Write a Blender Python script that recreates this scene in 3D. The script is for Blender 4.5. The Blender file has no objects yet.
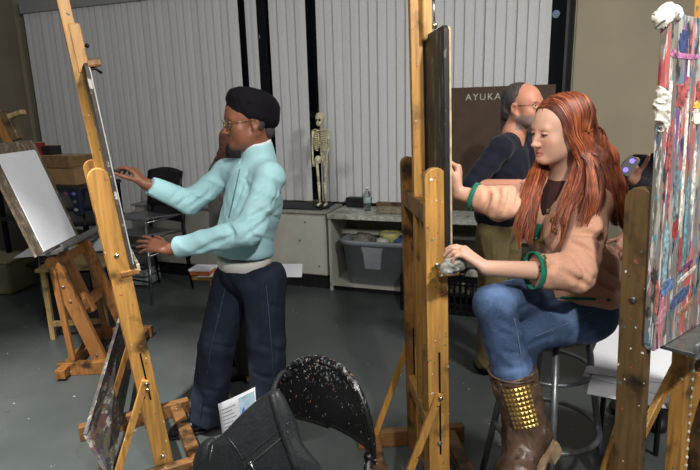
import bpy, bmesh, math, random
import numpy as np
from mathutils import Vector, Matrix
R = math.radians
random.seed(7)
SC = bpy.context.scene
COL = SC.collection
# ------------------------------------------------------------------ camera
F = 545.0; TILT = R(12.9); ROLL = R(1.45); CAMZ = 1.585
cf = np.array([0, math.cos(TILT), -math.sin(TILT)])
_r0 = np.array([1.0, 0, 0]); _u0 = np.cross(_r0, cf)
cr = math.cos(ROLL) * _r0 - math.sin(ROLL) * _u0
cu = np.cross(cr, cf)
CC = np.array([0, 0, CAMZ])
def atY(x, y, Y):
    v = cf + cr * (x - 350) / F + cu * (235 - y) / F
    return CC + v * (Y / v[1])
def atZ(x, y, Z):
    v = cf + cr * (x - 350) / F + cu * (235 - y) / F
    return CC + v * ((Z - CAMZ) / v[2])
cam = bpy.data.cameras.new('camera')
cam.sensor_width = 36; cam.lens = F / 700 * 36; cam.clip_start = 0.05
cobj = bpy.data.objects.new('camera', cam); COL.objects.link(cobj)
cobj.matrix_world = Matrix(((cr[0], cu[0], -cf[0], 0), (cr[1], cu[1], -cf[1], 0), (cr[2], cu[2], -cf[2], CAMZ), (0, 0, 0, 1)))
SC.camera = cobj
cam.dof.use_dof = True; cam.dof.focus_distance = 2.2; cam.dof.aperture_fstop = 8.0
# ------------------------------------------------------------------ materials
def srgb(c):
    return tuple((v / 12.92 if v <= .04045 else ((v + .055) / 1.055) ** 2.4) for v in (x / 255 for x in c)) + (1,)
class NT:
    def __init__(s, name):
        s.m = bpy.data.materials.new(name); s.m.use_nodes = True
        s.nt = s.m.node_tree; s.n = s.nt.nodes; s.b = s.n['Principled BSDF']
        s.tc = s.n.new('ShaderNodeTexCoord')
    def l(s, a, b): s.nt.links.new(a, b)
    def noise(s, scale, detail=4, stretch=None, rough=.5, seed=0):
        t = s.n.new('ShaderNodeTexNoise'); t.inputs['Scale'].default_value = scale
        t.inputs['Detail'].default_value = detail; t.inputs['Roughness'].default_value = rough
        mp = s.n.new('ShaderNodeMapping'); s.l(s.tc.outputs['Object'], mp.inputs['Vector'])
        if stretch: mp.inputs['Scale'].default_value = stretch
        mp.inputs['Location'].default_value = (seed * 3.7, seed * 1.3, seed * 2.1)
        s.l(mp.outputs['Vector'], t.inputs['Vector'])
        return t.outputs['Fac']
    def ramp(s, fac, stops, interp='LINEAR'):
        r = s.n.new('ShaderNodeValToRGB'); r.color_ramp.interpolation = interp
        e = r.color_ramp.elements
        while len(e) < len(stops): e.new(.5)
        for i, (p, c) in enumerate(stops):
            e[i].position = p; e[i].color = srgb(c) if len(c) == 3 else c
        s.l(fac, r.inputs['Fac']); return r.outputs['Color']
    def mask(s, fac, lo, hi):
        m = s.n.new('ShaderNodeMapRange'); m.inputs['From Min'].default_value = lo; m.inputs['From Max'].default_value = hi
        s.l(fac, m.inputs['Value']); return m.outputs['Result']
    def mix(s, fac, a, b):
        m = s.n.new('ShaderNodeMix'); m.data_type = 'RGBA'
        if isinstance(fac, float): m.inputs['Factor'].default_value = fac
        else: s.l(fac, m.inputs['Factor'])
        for v, k in ((a, 6), (b, 7)):
            if isinstance(v, tuple): m.inputs[k].default_value = srgb(v)
            else: s.l(v, m.inputs[k])
        return m.outputs[2]
    def bump(s, fac, strength=.2, dist=.005):
        b = s.n.new('ShaderNodeBump'); b.inputs['Strength'].default_value = strength; b.inputs['Distance'].default_value = dist
        s.l(fac, b.inputs['Height']); s.l(b.outputs['Normal'], s.b.inputs['Normal'])
    def done(s, col, rough=.6, metal=0., spec=.5):
        if isinstance(col, tuple): s.b.inputs['Base Color'].default_value = srgb(col)
        else: s.l(col, s.b.inputs['Base Color'])
        s.b.inputs['Roughness'].default_value = rough; s.b.inputs['Metallic'].default_value = metal
        s.b.inputs['Specular IOR Level'].default_value = spec
        return s.m
def simple(name, c, rough=.6, metal=0., var=.12, scale=30, bump=0., spec=.5, stretch=None):
    t = NT(name); f = t.noise(scale, 5, stretch)
    lo = tuple(max(0, v * (1 - var)) for v in c); hi = tuple(min(255, v * (1 + var)) for v in c)
    if bump: t.bump(f, bump, .004)
    return t.done(t.ramp(f, [(.3, lo), (.7, hi)]), rough, metal, spec)
def wood(name, c, grime=.0, paint=0., axis=2, rough=.45):
    t = NT(name); st = [14, 14, 14]; st[axis] = 1.0
    f = t.noise(5, 6, st); lo = tuple(v * .80 for v in c)
    col = t.ramp(f, [(.3, lo), (.6, c), (.8, tuple(min(255, v * 1.1) for v in c))])
    if grime:
        col = t.mix(t.mask(t.noise(9, 6, seed=2), .62 - grime * .25, .75 - grime * .2), col, tuple(v * .38 for v in c))
    if paint:
        for i, pc in enumerate([(225, 222, 214), (60, 50, 46), (176, 74, 66), (70, 116, 108)]):
            col = t.mix(t.mask(t.noise(38 + 9 * i, 3, seed=5 + i), .735 - paint * .045, .75 - paint * .045), col, pc)
    t.bump(f, .15, .002)
    return t.done(col, rough)
def spatter(name, base, cols, density=.5, scale=30, stretch=None, rough=.6, lo=0.62):
    t = NT(name); f = t.noise(20, 5)
    col = t.ramp(f, [(.3, tuple(v * .8 for v in base)), (.7, tuple(min(255, v * 1.15) for v in base))])
    for i, pc in enumerate(cols):
        th = lo - density * .1 + .012 * (i % 3)
        col = t.mix(t.mask(t.noise(scale * (1 + .35 * ((i * 7) % 4)), 5, stretch, .65, seed=i + 1), th, th + .025), col, pc)
    t.bump(f, .2, .003)
    return t.done(col, rough)
M = {}
def spot_glow(name, c, e):
    m = NT(name); m.b.inputs['Emission Color'].default_value = srgb(c); m.b.inputs['Emission Strength'].default_value = e
    return m.done(c, .5)
# ------------------------------------------------------------------ mesh builder
def nrm(v):
    v = np.array(v, float); return v / (np.linalg.norm(v) + 1e-12)
def frame(d, up=(0, 0, 1)):
    d = nrm(d); up = np.array(up, float)
    if abs(d @ nrm(up)) > .98: up = np.array([1.0, 0, 0]) if abs(d[0]) < .9 else np.array([0, 1.0, 0])
    s = nrm(np.cross(d, up)); return d, s, np.cross(s, d)      # dir, side, up
class MB:
    def __init__(s): s.v = []; s.f = []; s.mi = []; s.cur = 0
    def add(s, vs, fs):
        o = len(s.v); s.v += [tuple(map(float, p)) for p in vs]
        for q in fs: s.f.append(tuple(i + o for i in q)); s.mi.append(s.cur)
        return s
    def box(s, c, size, rz=0, M3=None):
        c = np.array(c, float); h = np.array(size) / 2
        if M3 is None:
            a = math.cos(rz); b = math.sin(rz); M3 = np.array([[a, -b, 0], [b, a, 0], [0, 0, 1]])
        vs = [c + M3 @ (h * np.array([i, j, k])) for i in (-1, 1) for j in (-1, 1) for k in (-1, 1)]
        return s.add(vs, [(0, 1, 3, 2), (4, 6, 7, 5), (0, 4, 5, 1), (2, 3, 7, 6), (0, 2, 6, 4), (1, 5, 7, 3)])
    def beam(s, a, b, w, h, up=(0, 0, 1)):                       # rectangular bar a-b: w sideways, h along up
        a = np.array(a, float); b = np.array(b, float); d, sd, u = frame(b - a, up)
        return s.box((a + b) / 2, (np.linalg.norm(b - a), w, h), M3=np.stack([d, sd, u], 1))
    def tube(s, pts, r, n=10, caps=True, closed=False):
        pts = [np.array(p, float) for p in pts]; m = len(pts)
        rs = r if hasattr(r, '__len__') else [r] * m
        t = [nrm(pts[(i + 1) % m if closed else min(i + 1, m - 1)] - pts[(i - 1) % m if closed else max(i - 1, 0)]) for i in range(m)]
        d, sd, u = frame(t[0]); vs = []
        for i in range(m):
            sd = nrm(sd - t[i] * (sd @ t[i])); u = np.cross(sd, t[i])
            for k in range(n):
                a = 2 * math.pi * k / n; vs.append(pts[i] + rs[i] * (math.cos(a) * sd + math.sin(a) * u))
        fs = []
        for i in range(m if closed else m - 1):
            j = (i + 1) % m
            for k in range(n):
                k2 = (k + 1) % n; fs.append((i * n + k, j * n + k, j * n + k2, i * n + k2))
        if caps and not closed: fs += [tuple(range(n)), tuple((m - 1) * n + k for k in reversed(range(n)))]
        return s.add(vs, fs)
    def lathe(s, prof, c=(0, 0, 0), n=24, axis=None):
        c = np.array(c, float); B = np.eye(3)
        if axis is not None:
            d, sd, u = frame(axis); B = np.stack([sd, u, d], 1)
        vs = []; fs = []; m = len(prof)
        for r, z in prof:
            for k in range(n):
                a = 2 * math.pi * k / n; vs.append(c + B @ np.array([r * math.cos(a), r * math.sin(a), z]))
        for i in range(m - 1):
            for k in range(n):
                k2 = (k + 1) % n; fs.append((i * n + k, i * n + k2, (i + 1) * n + k2, (i + 1) * n + k))
        fs += [tuple(reversed(range(n))), tuple((m - 1) * n + k for k in range(n))]
        return s.add(vs, fs)
    def prism(s, poly, o, ex, ey, ez, th):                       # outline in (ex, ey) from o, thickness th along ez
        o, ex, ey, ez = (np.array(q, float) for q in (o, ex, ey, ez)); n = len(poly)
        vs = [o + ex * p[0] + ey * p[1] - ez * th / 2 for p in poly] + [o + ex * p[0] + ey * p[1] + ez * th / 2 for p in poly]
        return s.add(vs, [tuple(reversed(range(n))), tuple(range(n, 2 * n))] + [(i, (i + 1) % n, n + (i + 1) % n, n + i) for i in range(n)])
    def ball(s, c, r, n=12, m=8):
        r = np.array(r if hasattr(r, '__len__') else (r, r, r), float); c = np.array(c, float)
        vs = []; fs = []
        for i in range(1, m):
            p = math.pi * i / m
            for k in range(n):
                a = 2 * math.pi * k / n; vs.append(c + r * np.array([math.sin(p) * math.cos(a), math.sin(p) * math.sin(a), math.cos(p)]))
        vs += [c + r * np.array([0, 0, 1]), c - r * np.array([0, 0, 1])]; T = len(vs) - 2
        for i in range(m - 2):
            for k in range(n): fs.append((i * n + k, (i + 1) * n + k, (i + 1) * n + (k + 1) % n, i * n + (k + 1) % n))
        for k in range(n): fs.append((T, k, (k + 1) % n)); fs.append((T + 1, (m - 2) * n + (k + 1) % n, (m - 2) * n + k))
        return s.add(vs, fs)
    def grid(s, fn, nu, nv):
        return s.add([fn(i / (nu - 1), j / (nv - 1)) for i in range(nu) for j in range(nv)],
                     [(i * nv + j, (i + 1) * nv + j, (i + 1) * nv + j + 1, i * nv + j + 1) for i in range(nu - 1) for j in range(nv - 1)])
def base_loc(o):
    p = np.zeros(3)
    while o is not None: p = p + np.array(o.location); o = o.parent
    return p
def link(name, me, mats, parent=None, smooth=False, bevel=0, solid=0):
    o = bpy.data.objects.new(name, me); COL.objects.link(o)
    for m in (mats if isinstance(mats, (list, tuple)) else [mats]): me.materials.append(m)
    if smooth: me.polygons.foreach_set('use_smooth', [True] * len(me.polygons))
    if parent is not None: o.parent = parent
    if solid:
        q = o.modifiers.new('s', 'SOLIDIFY'); q.thickness = solid; q.offset = 0
    if bevel:
        q = o.modifiers.new('b', 'BEVEL'); q.width = bevel; q.segments = 2; q.limit_method = 'ANGLE'
    return o
def obj(name, mb, mats, parent=None, smooth=False, bevel=0, solid=0, loc=None):
    """mesh given in world coordinates; a part keeps them relative to its thing"""
    if parent is not None: off = base_loc(parent)
    elif loc is not None: off = np.array(loc, float)
    else:
        a = np.array(mb.v); off = (a.min(0) + a.max(0)) / 2; off[2] = a[:, 2].min()
    me = bpy.data.meshes.new(name)
    me.from_pydata([tuple(np.array(p) - off) for p in mb.v], [], mb.f); 
    if mb.mi and max(mb.mi): me.polygons.foreach_set('material_index', mb.mi)
    bm = bmesh.new(); bm.from_mesh(me); bmesh.ops.recalc_face_normals(bm, faces=bm.faces); bm.to_mesh(me); bm.free()
    o = link(name, me, mats, parent, smooth, bevel, solid)
    if parent is None: o.location = off
    return o
def tag(o, label, cat, group=None, kind=None):
    if label: o['label'] = label
    if cat: o['category'] = cat
    if group: o['group'] = group
    if kind: o['kind'] = kind
    return o
def thing(name, label, cat, loc, group=None):
    o = bpy.data.objects.new(name, None); COL.objects.link(o); o.empty_display_size = .05
    o.location = tuple(map(float, loc)); return tag(o, label, cat, group)
def struct(name, mb, m, **k):
    o = obj(name, mb, m, **k); o['kind'] = 'structure'; return o
# ------------------------------------------------------------------ wall frame: origin at the cabinet front on the floor
WO = np.array([-0.379, 4.765, 0]); WA = R(20)
Ww = np.array([math.cos(WA), -math.sin(WA), 0]); Wn = np.array([math.sin(WA), math.cos(WA), 0])
def W(s, t, z): return WO + Ww * s + Wn * t + np.array([0, 0, z])
W3 = np.stack([Ww, Wn, np.array([0, 0, 1.0])], 1)
def wbox(mb, s0, s1, t0, t1, z0, z1): return mb.box(W((s0 + s1) / 2, (t0 + t1) / 2, (z0 + z1) / 2), (s1 - s0, t1 - t0, z1 - z0), M3=W3)
# ------------------------------------------------------------------ setting
def floor_mat():
    t = NT('painted_floor'); f = t.noise(1.6, 6, seed=1); g = t.noise(14, 6)
    col = t.ramp(f, [(.3, (68, 74, 73)), (.55, (79, 85, 84)), (.75, (90, 95, 93))])
    col = t.mix(t.mask(g, .63, .75), col, (74, 80, 79))
    col = t.mix(t.mask(t.noise(9, 4, (1, 2, 1), seed=4), .745, .75), col, (118, 122, 120))
    col = t.mix(t.mask(t.noise(31, 3, seed=6), .735, .745), col, (165, 168, 166))
    t.bump(g, .05, .003)
    return t.done(col, .42)
M['floor'] = floor_mat()
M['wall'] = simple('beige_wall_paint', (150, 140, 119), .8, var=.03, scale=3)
M['walldark'] = simple('window_frame_dark', (26, 26, 28), .5)
M['reveal'] = simple('reveal_paint', (150, 142, 122), .8, var=.08, scale=8)
struct('floor', MB().box((-.5, 3, -.05), (11, 11, .1)), M['floor'])
m = MB(); wbox(m, -3.75, 2.12, .62, .72, 0, 3.1)
# wall is opened by the window band: low sill wall, header, left and right walls
m = MB(); wbox(m, -3.72, 2.3, .60, .75, 0, .72); wbox(m, -3.72, 2.3, .60, .75, 2.86, 3.1); wbox(m, -3.82, -3.66, .45, .75, 0, 3.1)
struct('wall_back', m, M['wall'])
m = MB(); wbox(m, 2.14, 5.2, .30, .75, 0, 3.1)
struct('wall_right', m, M['wall'])
m = MB(); wbox(m, 2.128, 2.14, .32, .74, 0, 3.1); struct('trim_1', m, M['reveal'])
m = MB(); wbox(m, -3.95, -3.63, -2.0, .44, 0, 3.1); 
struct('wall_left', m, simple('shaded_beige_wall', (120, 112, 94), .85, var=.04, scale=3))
# window: one long band of dark night glass with mullions
def glass():
    t = NT('night_glass'); t.b.inputs['Transmission Weight'].default_value = .7; t.b.inputs['IOR'].default_value = 1.3
    return t.done((40, 44, 52), .04)
m = MB(); wbox(m, -3.66, 2.12, .66, .672, .72, 2.86); win = struct('window_1', m, glass())
m = MB()
for s in (-3.64, -2.2, -.78, .70, 2.10): wbox(m, s - .03, s + .03, .62, .70, .72, 2.86)
for z in (.75, 1.55, 2.83): wbox(m, -3.66, 2.12, .63, .70, z - .03, z + .03)
obj('window_frame', m, M['walldark'], win)
m = MB(); wbox(m, -6, 5, 1.6, 1.62, 0, 4); struct('wall_outside', m, simple('night_yard_wall', (18, 19, 22), .9))
def glow(x, y, lab):
    v = cf + cr * (x - 350) / F + cu * (235 - y) / F; O2 = WO + Wn * 1.45
    p = CC + v * (((O2 - CC) @ Wn) / (v @ Wn))
    m = MB(); m.ball(p, .035, 12, 8)
    t = thing('bright_spot', lab, 'glow', p)
    m2 = MB(); m2.tube([p + Wn * .03, p + Wn * .13], .012)
    obj('glow_globe', m, M['spotglow'], t, True); obj('globe_bracket', m2, M['walldark'], t)
M['spotglow'] = spot_glow('bright_spot_glow', (225, 240, 240), 14)  # glowing globes behind the glass, put in for the bright spots in the gaps
glow(257, 37, 'small white lamp seen through the gap between the two left hand blinds')
glow(556, 14, 'small white lamp seen through the dark gap beside the beige wall')
# vertical blinds
M['vane'] = simple('blind_vane_fabric', (206, 206, 206), .75, var=.02, scale=60)
M['rail'] = simple('blind_headrail', (150, 150, 146), .6, var=.03)
def blind(s0, s1, lab, zb=.735, ang=18, n=None, t0=.46):
    th = thing('vertical_blind', lab, 'blind', W((s0 + s1) / 2, t0, zb), 'vertical blinds across the window')
    m = MB(); n = n or max(1, round((s1 - s0) / .082)); wv = (s1 - s0) / n; rr = random.Random(int(s0 * 100))
    for i in range(n):
        c = s0 + wv * (i + .5); a = R(ang + rr.uniform(-5, 5)); h = min(wv * .56, .047); off = rr.uniform(-.006, .006)
        A = W(c - h * math.cos(a), t0 + off - h * math.sin(a), 0); B = W(c + h * math.cos(a), t0 + off + h * math.sin(a), 0)
        mid = (A + B) / 2 - Wn * .006; P = [A, mid, B]
        vs = [p + np.array([0, 0, z]) for z in (zb, 2.71) for p in P]
        m.add(vs, [(0, 1, 4, 3), (1, 2, 5, 4)])
    obj('vanes', m, M['vane'], th, solid=.0016)
    m = MB(); wbox(m, s0 - .01, s1 + .005, t0 - .05, t0 + .05, 2.70, 2.83); obj('headrail', m, M['rail'], th)
blind(-3.50, -.84, 'wide grey vertical blind on the left, behind the leaning easel and stacked chairs', zb=.3)
blind(-.75, -.645, 'very narrow pair of grey blind vanes standing alone above the dark hat', n=2)
blind(-.50, -.145, 'narrow grey vertical blind between the black hat and the hanging skeleton')
blind(-.03, 1.955, 'wide grey vertical blind behind the middle easel and the brown board')
# ------------------------------------------------------------------ white cabinet and shelf under the window
M['cab'] = simple('scuffed_white_paint', (186, 184, 172), .6, var=.035, scale=7)
M['black'] = simple('black_plastic', (20, 20, 22), .5)
M['grille'] = simple('black_kick_grille', (22, 22, 24), .55)
SL = .17
c = thing('radiator_cabinet', 'scuffed white closed cabinet under the window behind the standing woman', 'cabinet', W(-.85, .2, 0))
m = MB(); wbox(m, -1.9, SL, .015, .40, .13, .70); obj('body', m, M['cab'], c, bevel=.004)
m = MB()
for a, b in ((-1.89, -1.10), (-1.095, -.465), (-.46, SL - .005)): wbox(m, a, b, 0, .014, .14, .66)
obj('front_panel', m, M['cab'], c, bevel=.003)
m = MB(); wbox(m, -1.92, SL + .02, -.015, .40, .70, .725); obj('cabinet_top', m, simple('cabinet_top_grey', (150, 150, 142), .6), c, bevel=.004)
m = MB(); wbox(m, -1.9, SL, .04, .4, .0, .13)
for k in range(40): wbox(m, -1.88 + k * .05, -1.85 + k * .05, .03, .05, .03, .055); wbox(m, -1.88 + k * .05, -1.85 + k * .05, .03, .05, .07, .095)
obj('kick_grille', m, M['grille'], c)
for s, z in ((-.30, .64), (-.02, .62), (-.36, .22), (.10, .22), (-.08, .45), (-.7, .6), (-1.0, .3)): obj('screw', MB().lathe([(.007, 0), (.007, .006)], W(s, .002, z), 10, -Wn), M['black'], c)
S0, S1 = SL + .03, 2.05
c = thing('open_shelf_unit', 'low open white shelf unit under the window holding a grey tub', 'shelf', W(1.1, .2, 0))
m = MB(); wbox(m, S0, S1, -.02, .45, .665, .705); obj('top_board', m, spatter('splattered_white_top', (186, 186, 176), [(90, 86, 80), (120, 116, 108), (70, 66, 62)], .35, 18, rough=.6, lo=.66), c, bevel=.003)
m = MB(); wbox(m, S0, S1, 0, .44, .05, .075); obj('bottom_board', m, M['cab'], c)
for s in (S0, .99, S1 - .025):
    m = MB(); wbox(m, s, s + .025, 0, .43, 0, .665); obj('side_panel', m, M['cab'], c, bevel=.002)
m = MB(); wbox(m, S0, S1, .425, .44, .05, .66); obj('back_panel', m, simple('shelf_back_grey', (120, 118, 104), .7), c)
m = MB(); wbox(m, S0 + .025, S1 - .025, .28, .425, .47, .5); obj('back_ledge', m, M['cab'], c)
m = MB(); wbox(m, S0, S1, .03, .05, 0, .05); obj('kick_board', m, M['black'], c)
# beige board with stencilled letters behind the man
M['letters'] = simple('worn_white_paint', (190, 186, 176), .7)
c = thing('hardboard_panel', 'large brown hardboard panel with white stencilled letters behind the bearded man', 'board', W(1.5, .41, .705))
m = MB(); wbox(m, 1.0, 2.02, .385, .41, .71, 1.745); obj('panel', m, simple('brown_hardboard', (76, 56, 40), .7, var=.08, scale=12), c, bevel=.002)
fc = bpy.data.curves.new('lettering', 'FONT'); fc.body = 'AYUKA'; fc.size = .075; fc.extrude = .001; fc.space_character = 1.25; fc.align_x = 'CENTER'
fo = bpy.data.objects.new('lettering', fc); 
dg = bpy.context.evaluated_depsgraph_get(); COL.objects.link(fo); bpy.context.view_layer.update()
me = bpy.data.meshes.new_from_object(fo.evaluated_get(bpy.context.evaluated_depsgraph_get())); bpy.data.objects.remove(fo)
B3 = np.stack([Ww, np.array([0, 0, 1.0]), -Wn], 1); P0 = W(1.46, .3835, 1.64) - base_loc(c)
for v in me.vertices: v.co = Vector(P0 + B3 @ np.array(v.co))
link('lettering', me, M['letters'], c)
# things on the cabinet and shelf
def lathe_thing(name, lab, cat, prof, p, mat, parts=(), n=20, group=None):
    t = thing(name, lab, cat, p, group); obj('body', MB().lathe(prof, p, n), mat, t, True)
    for pn, pr, pm in parts: obj(pn, MB().lathe(pr, p, n), pm, t, True)
    return t
def clear(name, c, tr=.9, rough=.05):
    t = NT(name); t.b.inputs['Transmission Weight'].default_value = tr; t.b.inputs['IOR'].default_value = 1.2
    return t.done(c, rough)
lathe_thing('water_bottle', 'small clear plastic water bottle with a pale label on the white shelf top', 'bottle',
  [(.001, 0), (.033, .004), (.034, .02), (.031, .05), (.034, .08), (.031, .11), (.034, .13), (.030, .16), (.014, .185), (.013, .2)], W(.50, .20, .706), clear('clear_plastic', (214, 222, 226)),
  [('label', [(.0345, .075), (.0350, .08), (.0350, .125), (.0345, .13)], simple('bottle_label', (150, 176, 168), .5)), ('cap', [(.001, .2), (.015, .2), (.015, .215), (.001, .217)], simple('bottle_cap', (232, 236, 236), .4))])
M['darkbox'] = simple('dark_box_card', (26, 26, 34), .6)
c = thing('dark_box', 'small flat black box on the white shelf top left of the water bottle', 'box', W(.33, .33, .726))
m = MB(); wbox(m, .25, .47, .34, .43, .706, .79); obj('body', m, M['darkbox'], c, bevel=.003)
m = MB(); wbox(m, .247, .473, .337, .433, .76, .795); obj('lid', m, M['black'], c, bevel=.003)
tag(obj('paper_sheet', MB().prism([(0, 0), (.17, -.01), (.19, .10), (.02, .12)], W(.22, .05, .708), Ww, Wn, (0, 0, 1), .004), simple('grey_smudged_paper', (150, 148, 140), .8, var=.2, scale=25)), 'smudged grey paper lying flat on the shelf top in front of the water bottle', 'paper')
c = thing('wood_block', 'worn brown wooden block on the shelf top beside the middle easel', 'wood block', W(.75, .2, .706))
m = MB(); m.beam(W(.56, .30, .745), W(.95, .30, .745), .05, .06); obj('block', m, wood('old_brown_wood', (112, 92, 66), .4, axis=0), c, bevel=.006)
tag(obj('plaster_block', MB().beam(W(.62, .12, .735), W(.95, .14, .735), .08, .055), simple('grey_plaster', (132, 124, 104), .8, var=.2, bump=.4), bevel=.01), 'grey plaster block in front of the wooden block on the shelf top', 'block')
tag(obj('drawing_mat', MB().box(W(-.32, .2, .731), (.9, .34, .012), M3=W3), M['darkbox']), 'flat black mat lying on the cabinet top under the skeleton', 'mat')
# skeleton figure hanging beside the dark window gap
M['bone'] = simple('old_bone_plaster', (232, 216, 180), .6, var=.16, scale=40)
def skel():
    b = W(0.10, .14, .738); t = thing('skeleton_model', 'small ivory skeleton model standing on the cabinet in front of the dark window gap', 'skeleton', b)
    H = .82; X = Ww; Z = np.array([0, 0, 1.0]); Yd = -Wn
    P = lambda x, y, z: b + X * x + Yd * y + Z * z
    m = MB(); m.lathe([(.07, 0), (.07, .012), (.02, .018)], b, 20); obj('stand_base', m, M['black'], t, True)
    m = MB(); m.tube([P(0, -.03, .01), P(0, -.03, .70)], .004, 8); obj('stand_rod', m, simple('steel_rod', (150, 150, 150), .3, 1.), t, True)
    m = MB(); m.ball(P(0, -.005, .79), (.042, .05, .048), 14, 10); m.ball(P(0, .02, .755), (.028, .03, .03), 12, 8); m.ball(P(0, .028, .735), (.024, .022, .018), 12, 8)
    k = obj('skull', m, M['bone'], t, True)
    m = MB()
    for s in (-1, 1): m.ball(P(.016 * s, .046, .77), .011, 8, 6)
    obj('eye_socket', m, M['darkbox'], k, True)
    m = MB()
    for i in range(18): m.ball(P(0, -.012 + .012 * math.sin(i * .35), .45 + i * .0165), (.011, .011, .0075), 8, 6)
    obj('spine', m, M['bone'], t, True)
    m = MB()
    for i in range(9):
        z = .665 - i * .018; w = .048 + .022 * math.sin(math.pi * (i + 1.5) / 11)
        m.tube([P(w * math.sin(a), -.006 + w * .75 * math.cos(a + math.pi) * -1, z - .012 * math.cos(a)) for a in np.linspace(0.25, 2 * math.pi - .25, 16)], .006, 6)
    m.tube([P(0, .045, .66), P(0, .05, .54)], .007, 6)
    obj('rib_cage', m, M['bone'], t, True)
    for s in (-1, 1):
        m = MB(); m.tube([P(0, .03, .68), P(.04 * s, .02, .69), P(.075 * s, -.01, .685)], .005, 6); obj('collar_bone', m, M['bone'], t, True)
        m = MB(); m.tube([P(.07 * s, 0, .68), P(.078 * s, .01, .54)], [.011, .009], 8); m.tube([P(.078 * s, .01, .535), P(.06 * s, .05, .42)], [.009, .007], 8); m.ball(P(.078 * s, .01, .537), .008, 8, 6)
        for q in range(4): m.tube([P(.055 * s + .006 * q * s - .01 * s, .05, .42), P(.05 * s + .007 * q * s - .01 * s, .06, .37)], .0022, 5)
        obj('arm', m, M['bone'], t, True)
        m = MB(); m.ball(P(.03 * s, .0, .425), (.034, .024, .036), 10, 8); obj('hip_bone', m, M['bone'], t, True)
        m = MB(); m.ball(P(.044 * s, 0, .40), .013, 8, 6); m.tube([P(.044 * s, 0, .40), P(.03 * s, .01, .22)], [.013, .011], 8); m.ball(P(.03 * s, .012, .215), .015, 8, 6)
        m.tube([P(.03 * s, .008, .21), P(.03 * s, 0, .035)], [.013, .009], 8); m.tube([P(.03 * s, -.015, .03), P(.034 * s, .05, .022)], [.013, .009], 8)
        obj('leg', m, M['bone'], t, True)
skel()
# grey tub with its contents
M['tub'] = simple('grey_tub_plastic', (140, 146, 152), .45, var=.05)
def tub():
    c0 = W(.60, .18, .077); t = thing('storage_tub', 'large grey plastic storage tub on the bottom shelf under the window', 'tub', c0)
    a0, b0, a1, b1, h = .245, .15, .30, .185, .40
    def ring(a, b, z, n=40):
        out = []
        for k in range(n):
            q = 2 * math.pi * k / n; cx, sy = math.cos(q), math.sin(q)
            e = .32
            out.append(c0 + Ww * a * math.copysign(abs(cx) ** e, cx) + Wn * b * math.copysign(abs(sy) ** e, sy) + np.array([0, 0, z]))
        return out
    m = MB(); rings = [ring(a0 * .2, b0 * .2, 0), ring(a0, b0, 0), ring(a1 - .012, b1 - .012, h - .05), ring(a1, b1, h - .05), ring(a1 + .012, b1 + .012, h - .02), ring(a1 + .012, b1 + .012, h), ring(a1 - .004, b1 - .004, h), ring(a0 - .006, b0 - .006, .01), ring(a0 * .2, b0 * .2, .01)]
    n = 40; vs = [p for r in rings for p in r]
    m.add(vs, [(i * n + k, i * n + (k + 1) % n, (i + 1) * n + (k + 1) % n, (i + 1) * n + k) for i in range(len(rings) - 1) for k in range(n)])
    obj('body', m, M['tub'], t, True)
    m = MB(); m.prism([(-.1, .0), (.1, 0), (.085, -.05), (.07, -.2), (-.07, -.2), (-.085, -.05)], c0 - Wn * .176 + np.array([0, 0, h - .055]), Ww, nrm(np.array([0, 0, 1.0]) - Wn * .09), Wn, .012)
    obj('front_relief', m, M['tub'], t, bevel=.004)
    for s in (-1, 1):
        m = MB(); m.beam(c0 + Ww * s * .315 - Wn * .09 + np.array([0, 0, h - .03]), c0 + Ww * s * .315 + Wn * .09 + np.array([0, 0, h - .03]), .02, .05); obj('handle', m, M['tub'], t, bevel=.006)
    P = lambda s, tt, z: c0 + Ww * s + Wn * tt + np.array([0, 0, z])
    fill = simple('grey_rag', (112, 108, 100), .9, var=.35, scale=18, bump=.6)
    m = MB(); m.ball(P(-.13, .0, .37), (.11, .08, .06), 16, 10); m.ball(P(-.18, .05, .36), (.06, .06, .07), 12, 8)
    tag(obj('rag', m, fill, None, True), 'crumpled grey rag in the left side of the grey tub', 'rag')
    m = MB(); m.lathe([(.02, 0), (.075, .002), (.09, .07), (.095, .1), (.088, .1), (.07, .01), (.02, .008)], P(.10, .05, .34), 24); b = obj('bowl', m, simple('yellow_plastic', (214, 206, 128), .4, var=.04), None, True)
    tag(b, 'pale yellow plastic bowl sitting high in the grey tub', 'bowl')
    m = MB(); m.lathe([(.001, 0), (.055, 0), (.06, .05), (.05, .065), (.001, .07)], P(.07, -.08, .345), 20)
    tag(obj('plaster_cup', m, simple('white_plaster', (206, 202, 190), .7), None, True), 'small white plaster cup at the front of the grey tub', 'cup')
    m = MB(); m.lathe([(.001, 0), (.06, 0), (.065, .012), (.06, .022), (.001, .024)], P(.21, .02, .375), 24, axis=nrm(np.array([0, 0, 1]) - Wn * .35))
    tag(obj('lid', m, simple('blue_plastic', (52, 92, 150), .4), None, True), 'round blue plastic lid on the right in the grey tub', 'lid')
tub()
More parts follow.
